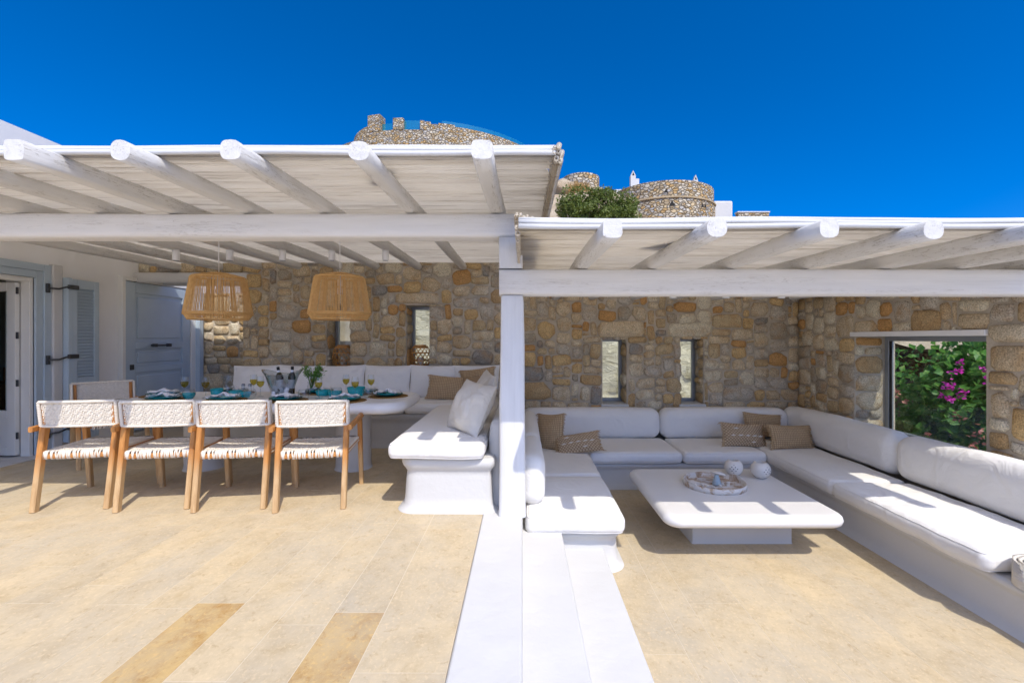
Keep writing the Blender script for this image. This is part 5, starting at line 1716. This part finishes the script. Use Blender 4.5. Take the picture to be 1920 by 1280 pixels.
candle_holder(2.27, 4.34, 0.086, 'white pierced ceramic candle holder on the right of the pair', 2)

tw = thing('rolled_towel', 'rolled cream towel standing at the near end of the right bench', 'towel', (2.945, 2.555, RF + 0.287))
vs = []; fs = []; n = 90
for k in range(n + 1):
    a = 2 * PI * 4.2 * k / n; r = 0.02 + 0.105 * k / n
    for (rr, z) in ((r, 0.0), (r, 0.135), (r + 0.016, 0.142), (r + 0.018, 0.0)):
        vs.append((rr * math.cos(-a + 2.2), rr * math.sin(-a + 2.2), z))
for k in range(n):
    for q in range(3):
        fs.append((k * 4 + q, k * 4 + q + 1, (k + 1) * 4 + q + 1, (k + 1) * 4 + q))
MB().add(vs, fs, True).build('towel_roll', 'linen', tw)

# ------------------------------------------------------------------ planting
def blob_points(rng, c, rx, ry, rz, n, shell=0.55, clump=14):
    out = []
    cl = []
    for k in range(clump):
        d = Vector((rng.gauss(0, 1), rng.gauss(0, 1), rng.gauss(0, 1))).normalized() * rng.uniform(0.35, 0.85)
        cl.append((d, rng.uniform(0.22, 0.45)))
    for k in range(n):
        d, s_ = rng.choice(cl)
        e = Vector((rng.gauss(0, 1), rng.gauss(0, 1), rng.gauss(0, 1))).normalized() * s_ * rng.uniform(shell, 1.0)
        p = d + e
        out.append((c[0] + p.x * rx, c[1] + p.y * ry, c[2] + p.z * rz))
    return out
def shrub(name, label, cat, base, c, r3, n, smin, smax, mat, seed, group=None, clump=16, stems=5, trunk=0.03, wide=0.55, crown='crown'):
    rng = random.Random(seed)
    t = thing(name, label, cat, base, 0, group)
    tk = MB()
    for k in range(stems):
        a = rng.uniform(0, 2 * PI)
        e = (c[0] + 0.55 * r3[0] * math.cos(a) * rng.random(), c[1] + 0.55 * r3[1] * math.sin(a) * rng.random(), c[2] + r3[2] * rng.uniform(-0.1, 0.6))
        m = ((base[0] + e[0]) / 2 + rng.uniform(-0.1, 0.1) * r3[0], (base[1] + e[1]) / 2, (base[2] + e[2]) / 2)
        tk.tube([base, m, e], [trunk, trunk * 0.7, trunk * 0.25], 6, False)
    wb(tk, 'trunk', 'bark', t)
    lv = MB(); leaves(lv, blob_points(rng, c, *r3, n, clump=clump), smin, smax, rng, wide=wide)
    o = wb(lv, crown, mat, t); o['kind'] = 'stuff'
    return t
bg = shrub('bougainvillea', 'leafy bougainvillea with magenta flowers outside the picture window', 'shrub', (5.35, 5.2, -0.75), (5.35, 5.25, 0.42), (1.0, 1.15, 1.05), 9000, 0.06, 0.125, 'leaf', 5, clump=80, wide=0.8)
rng = random.Random(8)
fb = MB(); ob = MB()
def on_bush(px, py, x):
    y = x * 853.0 / (px - 980.0)
    return Vector((x, y, 1.25 - (py - 635.0) / 853.0 * y))
for (px, py, n, s_) in [(1782, 724, 26, 0.045), (1767, 742, 13, 0.03), (1784, 748, 15, 0.035), (1808, 731, 9, 0.03), (1802, 743, 9, 0.03), (1800, 680, 9, 0.03), (1784, 695, 9, 0.03), (1800, 694, 9, 0.03), (1845, 694, 12, 0.035), (1850, 711, 9, 0.03)]:
    c = on_bush(px, py, 4.50)
    leaves(fb, [c + Vector((rng.gauss(0, s_ * 0.6), rng.gauss(0, s_ * 0.6), rng.gauss(0, s_ * 0.55))) for _ in range(n)], 0.028, 0.048, rng, wide=0.85)
for (px, py, n, s_) in [(1680, 736, 12, 0.04), (1838, 812, 16, 0.05), (1825, 838, 16, 0.05), (1738, 815, 9, 0.04), (1800, 782, 8, 0.04), (1700, 752, 6, 0.03)]:
    c = on_bush(px, py, 4.50)
    leaves(ob, [c + Vector((rng.gauss(0, s_ * 0.6), rng.gauss(0, s_ * 0.6), rng.gauss(0, s_ * 0.55))) for _ in range(n)], 0.035, 0.06, rng, wide=0.85)
wb(fb, 'flower_bracts', 'bract', bg)['kind'] = 'stuff'
wb(ob, 'faded_bracts', 'bract_old', bg)['kind'] = 'stuff'
shrub('shrub', 'lower green shrub in front of the bougainvillea, below the window', 'shrub', (4.95, 4.0, -0.75), (4.95, 4.15, -0.10), (0.55, 0.75, 0.55), 3000, 0.05, 0.10, 'leaf', 15, clump=30, wide=0.8)
# garden beyond the window
gw = MB()
vs = []
P = [(13.2, 15.5, 0.95), (16.0, 16.8, 0.45), (19.0, 18.0, -0.15), (24.0, 20.0, -0.4)]
for i in range(len(P) - 1):
    a, b = Vector(P[i]), Vector(P[i + 1]); dd = Vector((b.x - a.x, b.y - a.y, 0)).normalized(); nn = Vector((-dd.y, dd.x, 0)) * 0.4
    q = [Vector((a.x, a.y, -0.9)), Vector((b.x, b.y, -0.9)), Vector((b.x, b.y, b.z)), Vector((a.x, a.y, a.z))]
    gw.add(q + [v + nn for v in q], [(0, 1, 2, 3), (3, 2, 6, 7), (4, 7, 6, 5), (0, 3, 7, 4), (1, 5, 6, 2)], False)
gwo = tag(gw.build('garden_wall', 'farstone'), 'distant sloping stone garden wall with white cap seen through the window', 'wall')
cp = MB()
for i in range(len(P) - 1):
    a, b = Vector(P[i]), Vector(P[i + 1]); dd = Vector((b.x - a.x, b.y - a.y, 0)).normalized(); nn = Vector((-dd.y, dd.x, 0))
    q = [a - nn * 0.05, b - nn * 0.05, b + nn * 0.45, a + nn * 0.45]
    cp.add([v + Vector((0, 0, 0.003)) for v in q] + [v + Vector((0, 0, 0.09)) for v in q], [(0, 1, 5, 4), (4, 5, 6, 7), (2, 3, 7, 6), (0, 4, 7, 3), (1, 2, 6, 5)], False)
cp.build('wall_cap', 'plaster', gwo)
for k, (x, y, z, r, lab) in enumerate([(18.5, 21.0, 0.4, (2.2, 2.2, 1.6), 'dark green tree beyond the garden wall, left one'), (22.5, 23.0, 0.5, (2.6, 2.6, 2.0), 'dark green tree beyond the garden wall, middle one'), (27.5, 25.5, 0.4, (2.6, 2.6, 2.2), 'dark green tree beyond the garden wall, right one')]):
    shrub('tree', lab, 'tree', (x, y, -0.75), (x, y, z + 0.2), r, 2600, 0.16, 0.34, 'leaf_far', 60 + k, 'trees beyond the garden wall', clump=30, trunk=0.12, wide=0.7)

# ------------------------------------------------------------------ hillside villas
def arc_wall(mb, c, R, th, a0, a1, z0, z1, n=None, slope=0.0):
    n = n or max(3, int(abs(a1 - a0) / rad(3)))
    vs = []; fs = []
    for k in range(n + 1):
        a = a0 + (a1 - a0) * k / n
        zz = z1 + slope * k / n
        for (r, z) in ((R, z0), (R, zz), (R - th, zz), (R - th, z0)):
            vs.append((c[0] + r * math.sin(a), c[1] - r * math.cos(a), z))
    for k in range(n):
        for q in range(4):
            q2 = (q + 1) % 4
            fs.append((k * 4 + q, (k + 1) * 4 + q, (k + 1) * 4 + q2, k * 4 + q2))
    fs.append((0, 1, 2, 3)); fs.append((n * 4 + 3, n * 4 + 2, n * 4 + 1, n * 4))
    mb.add(vs, fs, False)
    return mb
vc = (-9.3, 49.0); VR = 12.0
v1 = thing('stone_villa', 'large round stone villa with glass balustrade on the hilltop', 'villa', (vc[0], vc[1], 12.0))
def ang(px, R=VR):
    # direction round the drum whose front lies at the given lateral offset
    return math.asin(max(-1, min(1, (px - vc[0]) / R)))
m = MB()
ztop = 18.6
arc_wall(m, vc, VR, 0.6, ang(-13.0), rad(100), 9.0, ztop - 0.35)
wb(m, 'drum', 'farstone', v1)
m = MB()
arc_wall(m, vc, VR, 0.6, ang(-5.6), rad(95), ztop - 0.35, ztop + 0.15)
arc_wall(m, vc, VR, 0.6, ang(-8.35), ang(-7.5), ztop - 0.35, ztop + 0.35)
arc_wall(m, vc, VR, 0.6, ang(-7.5), ang(-6.9), ztop - 0.35, ztop + 0.17)
arc_wall(m, vc, VR, 0.6, ang(-6.9), ang(-5.6), ztop - 0.35, ztop + 0.30)
for (a, b, z) in ((-12.75, -11.65, 19.6), (-10.55, -9.7, 19.2), (-8.35, -8.0, 19.0)):
    arc_wall(m, vc, VR + 0.05, 0.9, ang(a), ang(b), ztop - 0.34, z)
wb(m, 'parapet', 'farstone', v1)
m = MB()
arc_wall(m, vc, VR - 0.25, 0.03, ang(-11.6), ang(-10.6), ztop - 0.3, ztop + 0.30)
arc_wall(m, vc, VR - 0.25, 0.03, ang(-9.7), ang(-8.4), ztop - 0.3, ztop + 0.50)
arc_wall(m, vc, VR - 0.25, 0.03, ang(-6.6), rad(70), ztop + 0.10, ztop + 0.62)
wb(m, 'balustrade', 'railing', v1)
wb(MB().lathe([(0.0, 0.0), (VR - 0.6, 0.0)], 48, (vc[0], vc[1], ztop - 0.5)), 'roof_terrace', 'plaster', v1)
m = MB()
arc_wall(m, (-12.35, 40.0), 2.35, 0.4, rad(-88), rad(-8), 17.75, 17.95, slope=0.95)
arc_wall(m, (-12.35, 40.0), 2.35, 0.4, rad(-24), rad(-8), 13.0, 17.75)
arc_wall(m, (-12.35, 40.0), 2.35, 0.4, rad(-88), rad(-76), 13.0, 17.75)
wb(m, 'porch', 'farstone', v1)

c2 = (11.1, 36.6); R2 = 3.95
v2 = thing('stone_villa', 'round stone tower villa with two small white chimneys on the hill', 'villa', (c2[0], c2[1], 8.0))
m = MB(); arc_wall(m, c2, R2 + 0.12, 0.5, rad(-180), rad(180), 6.0, 11.35); wb(m, 'lower_drum', 'farstone_big', v2)
m = MB(); arc_wall(m, c2, R2 + 0.20, 0.5, rad(-180), rad(180), 11.352, 11.46); wb(m, 'ledge', 'groundtan', v2)
m = MB(); arc_wall(m, c2, R2, 0.5, rad(-180), rad(180), 11.462, 12.65); wb(m, 'upper_drum', 'farstone_big', v2)
wb(MB().lathe([(0.0, 0.0), (R2 - 0.4, 0.0)], 40, (c2[0], c2[1], 12.3)), 'roof', 'plaster', v2)
def chimney(x, y, z0, z1, w):
    m = MB()
    m.box((x - w, y - w, z0), (x + w, y + w, z1))
    m.add([(x - w, y - w, z1 + .002), (x + w, y - w, z1 + .002), (x + w, y + w, z1 + .002), (x - w, y + w, z1 + .002), (x, y - w, z1 + 0.42), (x, y + w, z1 + 0.42)], [(0, 1, 4), (2, 3, 5), (1, 2, 5, 4), (3, 0, 4, 5)], False)
    o = wb(m, 'chimney', 'plaster', v2)
    wb(MB().add([(x - w * 0.5, y - w - 0.01, z1 + 0.02), (x + w * 0.5, y - w - 0.01, z1 + 0.02), (x, y - w - 0.01, z1 + 0.28)], [(0, 1, 2)], False), 'vent', 'dark', o)
chimney(8.75, 36.2, 12.2, 14.15, 0.2)
chimney(13.75, 36.3, 12.2, 13.85, 0.17)
wb(MB().bbox((8.95, 36.1, 12.2), (9.25, 36.5, 13.95), 0.02), 'chimney', 'plaster', v2)
for (a, z, s_) in ((-0.20, 11.75, 0.16), (-0.10, 10.75, 0.22), (0.50, 10.80, 0.16), (0.58, 10.80, 0.16)):
    R_ = (R2 if z > 11.4 else R2 + 0.12) + 0.012
    q = []
    for (da, dz) in ((-s_ / R_, 0), (s_ / R_, 0), (0, s_ * 1.9)):
        q.append((c2[0] + R_ * math.sin(a + da), c2[1] - R_ * math.cos(a + da), z + dz))
    wb(MB().add(q, [(0, 1, 2)], False), 'vent', 'dark', v2)
wb(MB().bbox((14.55, 34.6, 7.5), (16.0, 37.0, 11.75), 0.12), 'side_wing', 'plaster', v2)
wb(MB().bbox((7.2, 35.6, 10.0), (8.0, 36.4, 12.95), 0.08), 'side_wing', 'plaster', v2)
lw = tag(MB().box((15.9, 33.6, 6.0), (18.2, 34.0, 10.55)).build('low_wall', 'farstone_big'), 'low stone wall right of the tower villa on the hill', 'wall')
MB().bbox((15.85, 33.55, 10.553), (18.25, 34.05, 10.65), 0.02).build('wall_cap', 'plaster', lw)

c3 = (4.05, 31.6)
tw3 = MB(); arc_wall(tw3, c3, 1.25, 0.5, rad(-180), rad(180), 8.0, 12.35)
tag(tw3.build('stone_turret', 'farstone_big'), 'small round stone turret above the dry grass on the hill', 'turret')

# boulders, dry grass and shrubs on the slope
rng = random.Random(4)
def boulder(x, y, z, r, seed, lab):
    bmh = bmesh.new(); bmesh.ops.create_icosphere(bmh, subdivisions=3, radius=1.0)
    vs = [(v.co.x, v.co.y, v.co.z) for v in bmh.verts]; fs = [tuple(v.index for v in f.verts) for f in bmh.faces]; bmh.free()
    out = []
    for p in vs:
        q = Vector(p); k = 1 + 0.45 * noise.fractal(q * 1.3 + Vector((seed, 0, 0)), 0.8, 2.0, 4)
        out.append((q.x * r * k * 1.2, q.y * r * k, q.z * r * k * 0.9))
    tag(MB().add(out, fs, True).build('boulder', 'hillrock', None, (x, y, z)), lab, 'rock', 'boulders on the slope')
for k, (x, y, z, r, lab) in enumerate([(2.75, 28.0, 10.25, 0.75, 'boulder left of the dry grass tuft, beside the pergola edge'), (3.5, 27.5, 9.6, 0.7, 'boulder below the dry grass tuft'), (4.6, 28.0, 9.95, 0.62, 'orange boulder right of the dry grass tuft'), (5.5, 28.4, 9.7, 0.75, 'boulder between the turret and the tower villa'), (6.3, 28.6, 9.2, 0.7, 'rightmost boulder beside the tower villa')]):
    boulder(x, y, z, r, k * 3.3, lab)
dg = thing('dry_grass_tuft', 'tuft of orange dry grass among the boulders on the hill', 'grass', (3.35, 27.2, 9.9))
gm = MB()
for k in range(700):
    x, y = 3.35 + rng.gauss(0, 0.32), 27.2 + rng.gauss(0, 0.3); z = 9.95 + rng.gauss(0, 0.12)
    L = rng.uniform(0.3, 0.65); dx, dy = rng.gauss(0, 0.22), rng.gauss(0, 0.22)
    gm.add([(x - 0.014, y, z), (x + 0.014, y, z), (x + dx, y + dy, z + L)], [(0, 1, 2)], False)
wb(gm, 'blades', 'drygrass', dg)['kind'] = 'stuff'
for k, (x, y, z, r, lab) in enumerate([(1.95, 18.0, 6.25, (0.75, 0.7, 0.85), 'green shrub on the slope right beside the dining pergola edge'), (3.0, 18.2, 6.45, (0.85, 0.8, 0.85), 'largest green shrub on the slope, in the middle'), (3.95, 18.2, 6.15, (0.75, 0.7, 0.8), 'green shrub on the slope left of the tower villa'), (2.4, 17.6, 5.8, (0.8, 0.7, 0.6), 'low green shrub in front on the slope, left part'), (3.6, 17.7, 5.75, (0.95, 0.7, 0.6), 'low green shrub in front on the slope, right part')]):
    shrub('shrub', lab, 'shrub', (x, y, terrain_h(x, y) - 0.2), (x, y, z + 0.22), r, 2600, 0.07, 0.16, 'leaf_hill', 90 + k, 'green shrubs on the hill slope', clump=34, trunk=0.04, wide=0.5)
